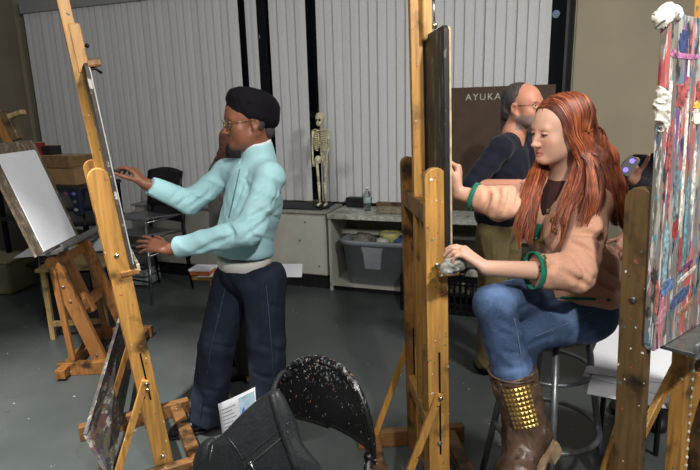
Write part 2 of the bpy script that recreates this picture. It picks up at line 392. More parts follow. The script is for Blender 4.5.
# black crates on the floor in front of the shelf, right of the tub
M['crate'] = simple('black_crate_plastic', (24, 24, 26), .5)
def crate(name, s0, s1, t0, t1, z0, h, lab, group=None):
    c0 = W((s0 + s1) / 2, (t0 + t1) / 2, z0); t = thing(name, lab, 'crate', c0, group)
    for a, b, u, v in ((s0, s1, t0, t0 + .012), (s0, s1, t1 - .012, t1), (s0, s0 + .012, t0, t1), (s1 - .012, s1, t0, t1)):
        m = MB(); wbox(m, a, b, u, v, z0, z0 + .04); wbox(m, a, b, u, v, z0 + h - .05, z0 + h)
        L = max(b - a, v - u); nb = max(3, int(L / .045))
        for k in range(nb + 1):
            f = k / nb
            if b - a > v - u: x = a + (b - a - .012) * f; wbox(m, x, x + .012, u, v, z0, z0 + h)
            else: y = u + (v - u - .012) * f; wbox(m, a, b, y, y + .012, z0, z0 + h)
        for k in range(1, 4): wbox(m, a, b, u, v, z0 + h * k / 4, z0 + h * k / 4 + .012)
        obj('crate_side', m, M['crate'], t)
    m = MB(); wbox(m, s0, s1, t0, t1, z0, z0 + .008); obj('crate_bottom', m, M['crate'], t)
crate('plastic_crate', .93, 1.16, -.30, -.06, 0, .30, 'black plastic crate on the floor just left of the middle easel uprights')
crate('plastic_crate', 1.22, 1.60, -.30, .08 - .12, 0, .32, 'black plastic crate on the floor between the middle easel and the bent knee')
for k, (s, c_, lab) in enumerate(((1.28, (150, 150, 146), 'grey plaster lump poking out of the black crate by the knee, on the left'), (1.44, (176, 170, 160), 'pale plaster lump poking out of the black crate by the knee, on the right'))):
    m = MB(); m.ball(W(s + .04, -.18, .26), (.06, .07, .09), 12, 8); tag(obj('plaster_lump', m, simple('lump%d' % k, c_, .8, var=.3, bump=.5), None, True), lab, 'plaster')
m = MB(); wbox(m, .96, 1.10, -.26, -.12, .009, .33); tag(obj('supply_box', m, simple('pale_box_card', (150, 140, 128), .8), bevel=.004), 'pale carton standing inside the black crate by the easel', 'box')
# ------------------------------------------------------------------ easels
M['amber'] = wood('amber_easel_wood', (198, 146, 74), .22, .6, 2)
M['amberdark'] = wood('worn_easel_wood', (160, 112, 58), .45, .5, 2)
M['brownwood'] = wood('brown_easel_wood', (150, 100, 52), .25, .1, 2)
M['dirtywood'] = wood('dirty_easel_wood', (104, 80, 48), .6, .6, 2)
M['base'] = wood('scuffed_base_wood', (140, 98, 56), .5, .65, 0)
M['bolt'] = simple('steel_bolt', (176, 170, 158), .3, 1., spec=.6)
M['iron'] = simple('dark_iron', (44, 42, 42), .4, .9)
class Easel:
    def __init__(s, base, yaw, lean, lab, group=None):
        s.b = np.array(base, float); a = R(yaw); l = R(lean)
        s.fx = np.array([math.cos(a), math.sin(a), 0]); s.fy = np.array([-math.sin(a), math.cos(a), 0]); z = np.array([0, 0, 1.0])
        s.ux = s.fx * math.cos(l) + z * math.sin(l); s.uz = -s.fx * math.sin(l) + z * math.cos(l)
        s.t = thing('easel', lab, 'easel', base, group)
    def P(s, x, y, h): return s.b + s.ux * x + s.fy * y + s.uz * h           # leaned plane
    def G(s, x, y, z): return s.b + s.fx * x + s.fy * y + np.array([0, 0, z])  # floor frame
    def upright(s, y, mat, top=1.39, w=.075, th=.03, slot=(.25, .62)):
        n = 8; r = w / 2
        pts = [(-r, .0), (r, .0)] + [(r * math.cos(math.pi * k / n), top - r + r * math.sin(math.pi * k / n)) for k in range(n + 1)]
        m = MB(); m.prism(pts, s.P(0, y, 0), s.ux, s.uz, s.fy, th); o = obj('upright', m, mat, s.t, bevel=.003)
        sg = -1 if y < 0 else 1
        if slot:
            m = MB(); m.beam(s.P(.004, y, slot[0]), s.P(.004, y, slot[1]), th + .003, .007, s.ux); obj('slot', m, M['iron'], o)
        for h in (.12, slot[0] + .05 if slot else .5, min(1.05, top - .2)): obj('bolt', MB().lathe([(.009, 0), (.009, .006), (.004, .009)], s.P(0, y + sg * th / 2, h), 10, s.fy * sg), M['bolt'], o)
        return o
    def base_frame(s, Wd, x0, x1, mat, cross=(-.2, .17), h=.08, w=.045):
        for y in (-Wd / 2 - .04, Wd / 2 + .04):
            m = MB(); m.beam(s.G(x0, y, h / 2), s.G(x1, y, h / 2), w, h); obj('base_runner', m, mat, s.t, bevel=.005)
        for x in cross:
            m = MB(); m.beam(s.G(x, -Wd / 2 - .14, h / 2 + .003), s.G(x, Wd / 2 + .02, h / 2 + .003), .06, h * .7); obj('base_crossbar', m, mat, s.t, bevel=.005)
    def strut(s, y, h, xe, ze, mat, w=.028, th=.02):
        m = MB(); m.beam(s.P(0, y, h), s.G(xe, y, ze), th, w); o = obj('strut', m, mat, s.t, bevel=.003)
        m = MB(); sg = -1 if y < 0 else 1
        m.lathe([(.008, 0), (.008, .01), (.004, .013)], s.P(0, y + sg * th / 2, h - .01), 10, s.fy * sg); obj('bolt', m, M['bolt'], o)
    def mast(s, h0, h1, mat, w=.045, th=.035, x=0, y=0):
        m = MB(); m.beam(s.P(x, y, h0), s.P(x, y, h1), th, w, s.ux); return obj('mast', m, mat, s.t, bevel=.003)
    def rail(s, Wd, h, mat, x=0, name='cross_rail', w=.06, th=.03):
        m = MB(); m.beam(s.P(x, -Wd / 2, h), s.P(x, Wd / 2, h), th, w, s.uz); return obj(name, m, mat, s.t, bevel=.003)
    def board(s, x, y0, y1, h0, h1, th=.008):                                  # a drawing board lying in the leaned plane
        m = MB(); r = .012; m.prism([(y0, h0), (y1, h0), (y1, h1 - r), (y1 - r, h1), (y0 + r, h1), (y0, h1 - r)], s.P(x, 0, 0), s.fy, s.uz, s.ux, th); return m
BLK = [(66, 68, 66), (150, 148, 138), (96, 92, 80), (52, 60, 56), (190, 186, 176)]
# --- left easel, in front of the standing woman
E1 = Easel((-.955, 2.36, 0), 27, 5.3, 'amber wooden easel leaning at left in front of the woman in the teal jacket', 'studio easels')
E1.base_frame(.47, -.34, .20, M['base'], (-.24, .13))
E1.upright(-.235, M['amber'], 1.40, .078, .032, (.40, .62)); E1.upright(.235, M['amberdark'], 1.40)
E1.strut(-.262, .50, -.22, .05, M['amber']); E1.strut(.262, .50, -.22, .05, M['amberdark'])
E1.rail(.44, 1.25, M['amberdark'], -.01); E1.rail(.44, .30, M['amberdark'], -.01)
E1.mast(.34, 2.25, M['amber'], .045, .045, .027)
m = MB(); m.beam(E1.P(.045, 0, 1.76), E1.P(.045, 0, 1.95), .05, .045, E1.ux); k = obj('top_clamp', m, M['amber'], E1.t, bevel=.006)
m = MB(); m.beam(E1.P(.055, 0, 1.795), E1.P(.115, 0, 1.80), .05, .032, E1.uz); obj('clamp_jaw', m, M['amberdark'], k, bevel=.008)
m = MB(); m.tube([E1.P(.03, 0, 1.86), E1.P(.075, 0, 1.865)], .004, 8); m.ball(E1.P(.078, 0, 1.865), .009, 8, 6); m.tube([E1.P(.03, 0, 1.775), E1.P(.09, 0, 1.775), E1.P(.11, 0, 1.755)], .006, 8); obj('clamp_screw', m, M['iron'], k, True)
m = MB(); m.beam(E1.P(.035, -.26, .97), E1.P(.035, .26, .97), .07, .022, E1.uz); tr = obj('tray', m, M['amberdark'], E1.t, bevel=.003)
m = MB(); m.beam(E1.P(.07, -.26, .985), E1.P(.07, .26, .985), .012, .03, E1.uz); obj('tray_lip', m, simple('pale_tray_lip', (186, 176, 156), .7, var=.2), tr, bevel=.002)
b = thing('drawing_board', 'thin dark drawing board seen edge-on, clamped on the left easel', 'board', E1.P(.05, 0, .99))
obj('panel', E1.board(.045, -.26, .26, .985, 1.78, .012), spatter('board_dark_paint', (70, 62, 54), BLK, .1, 14), b)
obj('drawing_paper', E1.board(.055, -.25, .25, 1.0, 1.765, .004), simple('drawing_paper', (196, 196, 194), .8, var=.05), b)
# board standing on the base of the left easel
m = MB(); D = atZ(109, 478, .088); Cc = atZ(131, 366, .088); A = atY(121, 313, Cc[1]); Bq = atY(85, 434, D[1] + .04)
n_ = nrm(np.cross(Cc - D, A - Cc)); th = n_ * .008
vs = [D, Cc, A, Bq]; m.add([p - th for p in vs] + [p + th for p in vs], [(0, 1, 2, 3), (7, 6, 5, 4), (0, 4, 5, 1), (1, 5, 6, 2), (2, 6, 7, 3), (3, 7, 4, 0)])
tag(obj('painted_board', m, spatter('streaked_old_board', (72, 70, 70), [(128, 126, 118), (64, 54, 78), (150, 148, 140), (96, 66, 62), (92, 94, 96), (100, 94, 66)], .55, 11, (1.4, .3, 1.4), lo=.60)), 'long dark paint-streaked board propped on the rear base of the left easel', 'board')
# --- middle easel, in front of the red haired woman
E2 = Easel((.305, 2.085, 0), 5, 1.4, 'amber wooden easel in the middle holding a black painted board', 'studio easels')
E2.base_frame(.47, -.27, .25, M['base'], (-.2, .17))
E2.upright(-.235, M['amber'], 1.39, .078, .034, (.30, .72)); E2.upright(.235, M['amberdark'], 1.39, .062)
E2.strut(-.262, .56, -.19, .06, M['amber']); E2.strut(.262, .56, -.19, .06, M['amber'])
E2.rail(.44, 1.22, M['amberdark'], -.012, w=.07); E2.rail(.44, .36, M['amber'], -.01)
E2.mast(.10, 2.35, M['amber'], .045, .04, 0, .02)
E2.mast(.10, 1.2, M['amber'], .03, .03, -.005, -.08)
m = MB(); m.beam(E2.P(.028, -.03, 1.82), E2.P(.028, -.03, 2.15), .04, .035, E2.ux); k = obj('top_clamp', m, M['amber'], E2.t, bevel=.006)
m = MB(); m.beam(E2.P(.02, -.03, 1.985), E2.P(.115, -.03, 1.985), .045, .035, E2.uz); obj('clamp_jaw', m, M['amberdark'], k, bevel=.006)
m = MB(); m.tube([E2.P(.055, -.03, 1.97), E2.P(.057, -.03, 1.87)], .004, 8); m.ball(E2.P(.057, -.03, 1.87), .012, 8, 6); obj('clamp_screw', m, M['bolt'], k, True)
m = MB(); m.beam(E2.P(.035, -.27, 1.02), E2.P(.035, .28, 1.02), .07, .02, E2.uz); tr = obj('tray', m, M['amberdark'], E2.t, bevel=.003)
m = MB(); m.beam(E2.P(.068, -.27, 1.032), E2.P(.068, .28, 1.032), .012, .035, E2.uz); obj('tray_lip', m, M['amber'], tr, bevel=.002)
b = thing('drawing_board', 'black paint-streaked drawing board clamped on the middle easel', 'board', E2.P(.05, 0, 1.03))
obj('panel', E2.board(.036, -.265, .28, 1.032, 1.84, .016), spatter('board_black_paint', (30, 30, 29), [(58, 62, 58), (104, 104, 96), (70, 66, 54), (46, 48, 46)], .35, 9, (1, 1, .22), rough=.5), b, bevel=.002)
obj('drawing_paper', E2.board(.047, -.271, .27, 1.04, 1.835, .006), simple('tan_paper', (172, 152, 124), .85, var=.15), b)
# --- back left easel with white paper
E3 = Easel((-1.60, 3.46, 0), 3, 17.5, 'brown wooden easel at far left holding a sheet of white paper', 'studio easels')
E3.base_frame(.47, -.27, .15, M['brownwood'], (-.22, .10), .085)
E3.upright(-.235, M['brownwood'], .80, .085, .035, None); E3.upright(.235, M['brownwood'], .80, .075, .035, None)
E3.strut(-.262, .74, -.18, .07, M['brownwood'], .035, .025); E3.strut(.262, .74, -.18, .07, M['brownwood'], .035, .025)
E3.rail(.44, .42, M['brownwood'], -.02, w=.07); E3.rail(.44, .74, M['brownwood'], -.02)
E3.mast(.35, 1.72, M['brownwood'], .05, .05, -.02, -.03)
m = MB(); m.beam(E3.P(.03, -.03, 1.52), E3.P(.03, -.03, 1.70), .06, .05, E3.ux); k = obj('top_clamp', m, M['dirtywood'], E3.t, bevel=.006)
m = MB(); m.beam(E3.P(.04, -.03, 1.66), E3.P(.14, -.03, 1.66), .06, .03, E3.uz); obj('clamp_jaw', m, wood('pale_jaw_wood', (176, 150, 104), .2), k, bevel=.006)
m = MB(); m.beam(E3.P(.07, -.30, .82), E3.P(.07, .28, .82), .11, .022, E3.uz); tr = obj('tray', m, simple('grey_metal_tray', (120, 120, 118), .4, .6), E3.t, bevel=.003)
m = MB(); m.beam(E3.P(.125, -.30, .835), E3.P(.125, .28, .835), .01, .03, E3.uz); obj('tray_lip', m, simple('grey_metal_tray_lip', (132, 132, 130), .4, .6), tr, bevel=.002)
b = thing('drawing_board', 'paint-crusted board carrying a white sheet on the far left easel', 'board', E3.P(.05, -.2, .85))
obj('panel', E3.board(.042, -.45, .11, .84, 1.505, .016), spatter('crusted_board', (96, 84, 68), [(136, 126, 104), (112, 90, 96), (66, 60, 48), (146, 138, 122), (104, 80, 60), (124, 112, 76)], .4, 16, (1.5, 1.5, .45)), b, bevel=.002)
wp = E3.board(.056, -.37, .055, .85, 1.44, .006)
obj('white_paper', wp, simple('bright_white_paper', (232, 234, 240), .8, var=.01), b)
# --- right foreground easel
E4 = Easel((1.02, 1.56, 0), -53, 2.5, 'worn wooden easel close at right holding a colourful paint-streaked board', 'studio easels')
E4.base_frame(.47, -.12, .25, M['base'], (-.08, .15))
E4.upright(-.235, M['dirtywood'], 1.365, .078, .036, None); E4.upright(.31, M['dirtywood'], 1.39, .075, .034, None)
E4.strut(-.205, .80, -.17, .06, M['amber'], .035, .022); E4.strut(.262, .66, -.10, .08, M['amber'], .032, .022)
m = MB(); m.beam(E4.P(-.03, .22, .78), E4.G(-.10, -.20, .30), .022, .034); obj('brace', m, M['amber'], E4.t, bevel=.003)
E4.rail(.44, 1.22, M['dirtywood'], -.02); E4.rail(.44, .22, M['amber'], -.02)
mm = E4.mast(.10, 2.2, M['amber'], .05, .06, -.01, .135)
pm = simple('pale_peg', (206, 200, 186), .5)
for i in range(22): obj('peg', MB().lathe([(.006, 0), (.006, .004)], E4.P(.0155, .15, .2 + i * .032), 8, E4.ux), pm, mm)
m = MB(); m.beam(E4.P(.07, -.17, .897), E4.P(.07, .30, .897), .13, .012, E4.uz); tr = obj('tray', m, simple('grey_steel_tray', (120, 122, 120), .35, .8), E4.t, bevel=.002)
m = MB(); m.beam(E4.P(.135, -.17, .907), E4.P(.135, .30, .907), .008, .045, E4.uz); obj('tray_lip', m, simple('paint_smeared_steel', (136, 140, 138), .35, .6, var=.3), tr, bevel=.002)
def paintboard():
    t = NT('colour_streaked_board'); f = t.noise(7, 6, (1, 1, .3)); 
    col = t.ramp(f, [(.3, (92, 85, 77)), (.5, (124, 117, 108)), (.7, (78, 74, 70))])
    for i, (pc, sc, th) in enumerate([((110, 128, 140), 9, .60), ((196, 96, 92), 7, .63), ((176, 172, 162), 12, .62), ((74, 100, 140), 10, .66), ((206, 130, 150), 8, .67), ((150, 40, 44), 11, .69), ((90, 160, 176), 14, .68), ((206, 190, 96), 10, .71), ((120, 84, 140), 8, .69), ((60, 56, 54), 16, .64), ((226, 224, 218), 22, .66)]):
        m_ = t.mask(t.noise(sc * 1.5, 5, (1.6, 1.6, .2 if i % 3 else .45), .6, seed=i + 3), th - .065, th - .035)
        col = t.mix(m_, col, tuple(v * .88 for v in pc))
    t.bump(f, .3, .003)
    return t.done(col, .45)
b = thing('painting_board', 'large close board streaked with coloured paint at the right edge', 'board', E4.P(.05, 0, .945))
m = MB(); r = .03; y0, y1, h0, h1 = -.262, .31, .905, 1.80
m.prism([(y0 + r, h0), (y1 - r, h0), (y1, h0 + r), (y1, h1), (y0, h1), (y0, h0 + r), (y0 + r * .3, h0 + r * .3)], E4.P(.045, 0, 0), E4.fy, E4.uz, E4.ux, .018)
pb = obj('panel', m, paintboard(), b, bevel=.002)
def patch(y, h, w, hh, c, rot=0):
    mb = MB(); ex = E4.fy * math.cos(rot) + E4.uz * math.sin(rot); ez = -E4.fy * math.sin(rot) + E4.uz * math.cos(rot); rr = random.Random(int(y * 1000 + h * 77))
    pts = []
    for k in range(18):
        a = 2 * math.pi * k / 18; q = 1 + rr.uniform(-.22, .22); pts.append((w / 2 * math.copysign(abs(math.cos(a)) ** .6, math.cos(a)) * q, hh / 2 * math.copysign(abs(math.sin(a)) ** .6, math.sin(a)) * q))
    mb.prism(pts, E4.P(.0545, y, h), ex, ez, E4.ux, .0015); obj('paint_smear', mb, c, pb)
for i, (y, h, w, hh, c, ro) in enumerate([(-.17, 1.735, .05, .05, (52, 62, 100), 0), (-.14, 1.70, .17, .014, (168, 106, 146), 0), (-.225, 1.705, .03, .02, (176, 112, 140), 0), (-.17, 1.60, .05, .06, (150, 78, 76), 0), (-.13, 1.62, .03, .05, (158, 92, 88), 0), (-.05, 1.61, .04, .06, (170, 72, 66), 0), (-.05, 1.575, .07, .018, (226, 170, 70), 0),
    (-.05, 1.545, .07, .04, (214, 210, 196), 0), (-.23, 1.58, .02, .13, (210, 206, 200), 0), (-.205, 1.40, .014, .26, (164, 82, 76), .03), (-.12, 1.42, .018, .34, (208, 204, 190), 0), (-.16, 1.36, .014, .22, (96, 120, 134), 0), (-.05, 1.36, .02, .2, (200, 202, 200), .02), (-.085, 1.25, .016, .25, (110, 150, 160), 0),
    (-.2, 1.18, .03, .16, (130, 160, 170), 0), (-.11, 1.16, .02, .1, (150, 70, 66), 0), (-.06, 1.12, .09, .014, (110, 60, 100), .2), (-.05, 1.09, .12, .012, (206, 198, 190), .22), (-.18, 1.08, .08, .04, (96, 120, 160), .2), (-.09, 1.03, .13, .035, (74, 88, 124), .25), (-.2, 1.0, .07, .03, (178, 128, 138), .6), (-.24, 1.06, .018, .1, (166, 104, 90), 0), (-.05, .985, .1, .02, (150, 110, 90), .2), (-.15, 1.24, .03, .05, (160, 52, 50), .1)]):
    patch(y, h, w, hh, simple('smear%d' % i, tuple(v * .9 for v in c), .45, var=.35, scale=70, bump=.3), ro)
M['tape'] = simple('masking_tape', (212, 206, 194), .7, var=.12, bump=.4)
# ------------------------------------------------------------------ white sheets on a low black stool behind the right easel
M['white'] = simple('white_sheet', (228, 229, 234), .8, var=.01)
Q0 = (atZ(586, 396, .56) + atZ(683, 410, .56) + atZ(609, 325, .56) + atZ(706, 338, .56)) / 4
t = thing('low_stool', 'low black stool hidden under white sheets behind the right easel', 'stool', (Q0[0], Q0[1], 0))
m = MB(); m.box(Q0 - (0, 0, .03), (.26, .5, .045), R(-20)); obj('seat', m, M['black'], t, bevel=.01)
for i in (-1, 1):
    for j in (-1, 1):
        q = np.array([math.cos(R(-20)) * .11 * i - math.sin(R(-20)) * .22 * j, math.sin(R(-20)) * .11 * i + math.cos(R(-20)) * .22 * j, 0])
        m = MB(); m.tube([Q0 + q - (0, 0, .05), np.array([Q0[0], Q0[1], 0]) + q * 1.1], .012, 8); obj('leg', m, M['black'], t, True)
qs = [(583, 372), (678, 390), (700, 335), (609, 325)]
for i, (pts, lab) in enumerate(([[(587, 394), (680, 411), (691, 360), (596, 345)], 'lowest white sheet of the pile behind the right easel, nearest its lower edge'], [[(583, 376), (682, 400), (698, 338), (604, 326)], 'middle white sheet of the pile behind the right easel'], [[(585, 373), (679, 385), (704, 334), (610, 325)], 'topmost white sheet of the pile behind the right easel'])):
    z = .558 + .006 * i; q = [atZ(x, y, z) for x, y in pts]; m = MB()
    m.add([p for p in q] + [p + np.array([0, 0, .003]) for p in q], [(0, 1, 2, 3), (7, 6, 5, 4), (0, 4, 5, 1), (1, 5, 6, 2), (2, 6, 7, 3), (3, 7, 4, 0)])
    tag(obj('paper_sheet', m, M['white']), lab, 'paper', 'white sheets piled behind the right easel')
# ------------------------------------------------------------------ black folding chair, bag and leaflet in the foreground
M['chairblack'] = spatter('spattered_black_chair', (17, 17, 18), [(170, 170, 166), (120, 126, 126), (70, 76, 76), (46, 46, 46), (196, 196, 190)], .12, 70, lo=.655, rough=.35)
def chair_panel_mat():
    t = NT('flecked_black_chair'); f = t.noise(20, 4); col = t.ramp(f, [(.3, (13, 13, 14)), (.7, (22, 22, 23))])
    sx = t.n.new('ShaderNodeSeparateXYZ'); t.l(t.tc.outputs['Object'], sx.inputs[0]); hz = t.mask(sx.outputs['Z'], .66, .80)
    for i, (pc, k) in enumerate([((150, 152, 150), .10), ((110, 120, 122), .10), ((160, 106, 72), .05), ((74, 82, 84), .13), ((190, 190, 186), .07)]):
        a = t.n.new('ShaderNodeMath'); a.operation = 'MULTIPLY_ADD'; t.l(hz, a.inputs[0]); a.inputs[1].default_value = k; t.l(t.noise(55 + 17 * i, 3, (1, 1, .7), seed=i + 2), a.inputs[2])
        col = t.mix(t.mask(a.outputs[0], .705, .72), col, pc)
    return t.done(col, .35)
M['chairplain'] = chair_panel_mat()
def folding_chair():
    Rr = np.array([-.275, 1.70, 0]); L = np.array([.052, 1.46, 0]); ex = nrm(Rr - L); wd = np.linalg.norm(Rr - L); ey = np.cross((0, 0, 1), ex)  # ey points away (seat side)
    mid = (L + Rr) / 2; t = thing('folding_chair', 'black paint-spattered folding chair close to the camera with a bag hung on it', 'chair', mid)
    P = lambda x, y, z: mid + ex * x * wd / 2 + ey * y + np.array([0, 0, z])
    n = 25; arch = []
    prof = lambda u: .805 - .135 * abs(u) ** 3.2
    arch.append(P(-1.0, .16, .05)); arch.append(P(-1.0, .03, .58))
    for k in range(n):
        u = -math.cos(math.pi * k / (n - 1)); arch.append(P(u, -.04 * (1 - u * u) , .54 + (.265) * max(0, 1 - abs(u) ** 2.3) ** (1 / 2.3)))
    arch.append(P(1.0, .03, .54)); arch.append(P(1.0, .16, .05))
    arch = arch[1:-1]
    m = MB(); m.tube(arch, .0125, 10); f = obj('back_frame', m, M['chairplain'], t, True)
    for sx in (-1, 1):
        m = MB(); m.tube([P(sx, .02, .575), P(sx, .14, .02)], .012, 10); o = obj('leg', m, M['chairblack'], t, True)
        m = MB(); m.lathe([(.016, 0), (.016, .03)], P(sx, .143, 0), 12); obj('rubber_foot', m, M['black'], o)
        m = MB(); m.tube([P(sx * .94, .10, .46), P(sx * .94, -.10 + .42, .02)], .012, 10); o = obj('leg', m, M['chairblack'], t, True)
    def fn(u, v):
        x = -1 + 2 * u; xx = x * .985; top = .54 + .257 * max(0, 1 - abs(xx) ** 2.3) ** (1 / 2.3); bot = .565 + .012 * x * 0 + .03 * (1 - x * x) * 0 
        if x < 0: bot = .575
        z = bot + (top - bot) * v if top > bot else bot
        return P(xx, -.04 * (1 - xx * xx) + .004, z)
    m = MB(); m.grid(fn, 33, 12); obj('back_panel', m, M['chairplain'], t, True, solid=.004)
    m = MB()
    def sf(u, v): return P((-1 + 2 * u) * .9, .06 + .36 * v, .45 - .015 * math.sin(math.pi * v) - .01 * math.sin(math.pi * u))
    m.grid(sf, 12, 12); obj('seat', m, M['chairblack'], t, True, solid=.012)
    return P
CP = folding_chair()
# ------------------------------------------------------------------ figure modelling: one smooth surface per body or garment
class Sculpt:
    def __init__(s): s.ops = []
    def cap(s, a, b, ra, rb=None, k=.02, sub=False, fold=None):
        s.ops.append(('c', np.array(a, float), np.array(b, float), ra, ra if rb is None else rb, k, sub, fold)); return s
    def cone(s, a, b, ra, rb, k=.01, sub=False, fold=None):               # flat ended
        s.ops.append(('f', np.array(a, float), np.array(b, float), ra, rb, k, sub, fold)); return s
    def ell(s, c, r, B=None, k=.02, sub=False):
        s.ops.append(('e', np.array(c, float), np.array(r, float), np.eye(3) if B is None else np.array(B, float), None, k, sub, None)); return s
    def chain(s, pts, rs, k=.03, fold=None):
        for i in range(len(pts) - 1): s.cap(pts[i], pts[i + 1], rs[i], rs[i + 1], k, fold=fold)
        return s
    def bounds(s, o):
        if o[0] == 'e': r = float(max(o[2])); return o[1] - r, o[1] + r
        r = max(o[3], o[4]) * 1.15; return np.minimum(o[1], o[2]) - r, np.maximum(o[1], o[2]) + r
    def mesh(s, step=.009, fine=(), disp=None, clip=None):
        """fine: list of (centre, half size, step)"""
        bb = [s.bounds(o) for o in s.ops if not o[6]]
        lo = np.min([b[0] for b in bb], 0) - .03; hi = np.max([b[1] for b in bb], 0) + .03
        ax = []
        for d in range(3):
            x = lo[d]; out = [x]
            while x < hi[d]:
                st = step
                for c, h, f in fine:
                    if c[d] - h <= x <= c[d] + h: st = min(st, f)
                x += st; out.append(x)
            ax.append(np.array(out))
        D = np.full([len(a) for a in ax], 1., np.float32)
        for o in s.ops:
            b0, b1 = s.bounds(o); k = o[5]; mg = k + 2.5 * step + .01
            i0 = [max(0, int(np.searchsorted(ax[d], b0[d] - mg)) - 1) for d in range(3)]; i1 = [int(np.searchsorted(ax[d], b1[d] + mg)) + 1 for d in range(3)]
            sl = tuple(slice(a, b) for a, b in zip(i0, i1))
            X, Y, Z = np.meshgrid(ax[0][sl[0]], ax[1][sl[1]], ax[2][sl[2]], indexing='ij', sparse=True)
            if X.size == 0 or Y.size == 0 or Z.size == 0: continue
            if o[0] == 'e':
                B = o[3]; q = [(X - o[1][0]) * B[0, i] + (Y - o[1][1]) * B[1, i] + (Z - o[1][2]) * B[2, i] for i in range(3)]
                k0 = np.sqrt(sum((q[i] / o[2][i]) ** 2 for i in range(3))); k1 = np.sqrt(sum((q[i] / o[2][i] ** 2) ** 2 for i in range(3))) + 1e-9
                d = np.where(k0 < .3, -float(min(o[2])) * (1 - k0), k0 * (k0 - 1) / k1)
            else:
                a, b = o[1], o[2]; ab = b - a; L2 = ab @ ab + 1e-12; L = math.sqrt(L2)
                t = ((X - a[0]) * ab[0] + (Y - a[1]) * ab[1] + (Z - a[2]) * ab[2]) / L2; tc = np.clip(t, 0, 1)
                if o[0] == 'f':
                    dx, dy, dz = X - a[0] - t * ab[0], Y - a[1] - t * ab[1], Z - a[2] - t * ab[2]
                else: dx, dy, dz = X - a[0] - tc * ab[0], Y - a[1] - tc * ab[1], Z - a[2] - tc * ab[2]
                rr = o[3] + (o[4] - o[3]) * tc
                if o[7]:
                    amp, n, ph = o[7]; _, e1, e2 = frame(ab); an = np.arctan2(dx * e1[0] + dy * e1[1] + dz * e1[2], dx * e2[0] + dy * e2[1] + dz * e2[2])
                    rr = rr + .4 * amp * np.sin(2 * math.pi * n * tc + ph + 1.3 * np.sin(an + ph) + .7 * np.sin(2 * an)) * (0.55 + .45 * np.sin(an * 1 + ph * 2))
                d = np.sqrt(dx * dx + dy * dy + dz * dz) - rr
                if o[0] == 'f': d = np.maximum(d, np.maximum(-t * L, (t - 1) * L))
            old = D[sl]
            if o[6]:
                h = np.clip(.5 - .5 * (old + d) / max(k, 1e-5), 0, 1); D[sl] = old * (1 - h) - d * h + k * h * (1 - h)
            else:
                h = np.clip(.5 + .5 * (old - d) / max(k, 1e-5), 0, 1); D[sl] = old * (1 - h) + d * h - k * h * (1 - h)
        if disp is not None:
            I = np.argwhere(np.abs(D) < .04); P = np.stack([ax[d][I[:, d]] for d in range(3)], 1)
            D[tuple(I.T)] -= disp(P)
        return nets(D, ax)
def nets(D, ax):
    ins = D < 0; sh = np.array(D.shape) - 1
    cnt = np.zeros(tuple(sh), np.uint8)
    for i in (0, 1):
        for j in (0, 1):
            for k in (0, 1): cnt += ins[i:i + sh[0], j:j + sh[1], k:k + sh[2]]
    I = np.argwhere((cnt > 0) & (cnt < 8)); N = len(I)
    idx = np.full(tuple(sh), -1, np.int32); idx[tuple(I.T)] = np.arange(N)
    C8 = [(i, j, k) for i in (0, 1) for j in (0, 1) for k in (0, 1)]
    val = {c: D[I[:, 0] + c[0], I[:, 1] + c[1], I[:, 2] + c[2]] for c in C8}
    pos = {c: np.stack([ax[d][I[:, d] + c[d]] for d in range(3)], 1) for c in C8}
    acc = np.zeros((N, 3)); n = np.zeros(N)
    for c in C8:
        for d in range(3):
            if c[d] == 0:
                e = list(c); e[d] = 1; e = tuple(e); a, b = val[c], val[e]; m = (a < 0) != (b < 0)
                t = np.where(m, a / np.where(a - b == 0, 1, a - b), 0)[:, None]
                acc += np.where(m[:, None], pos[c] * (1 - t) + pos[e] * t, 0); n += m
    V = acc / n[:, None]; Fq = []
    for d in range(3):
        u, v = [(1, 2), (2, 0), (0, 1)][d]
        a = [slice(None)] * 3; b = [slice(None)] * 3; a[d] = slice(0, -1); b[d] = slice(1, None)
        E = ins[tuple(a)] != ins[tuple(b)]; A = ins[tuple(a)]
        J = np.argwhere(E); ok = (J[:, u] > 0) & (J[:, v] > 0) & (J[:, u] < sh[u]) & (J[:, v] < sh[v]) & (J[:, d] < sh[d]); J = J[ok]
        if not len(J): continue
        def at(du, dv):
            K = J.copy(); K[:, u] += du; K[:, v] += dv; return idx[tuple(K.T)]
        q = np.stack([at(-1, -1), at(0, -1), at(0, 0), at(-1, 0)], 1); fl = ~A[tuple(J.T)]
        q[fl] = q[fl][:, ::-1]; Fq.append(q)
    Fq = np.concatenate(Fq); Fq = Fq[(Fq >= 0).all(1)]
    return V, Fq
def relax(V, Fq, it=1, lam=.5):
    for _ in range(it):
        S = np.zeros_like(V); c = np.zeros(len(V))
        for a, b in ((0, 1), (1, 2), (2, 3), (3, 0)):
            np.add.at(S, Fq[:, a], V[Fq[:, b]]); np.add.at(S, Fq[:, b], V[Fq[:, a]]); np.add.at(c, Fq[:, a], 1); np.add.at(c, Fq[:, b], 1)
        V = V * (1 - lam) + lam * S / np.maximum(c, 1)[:, None]
    return V
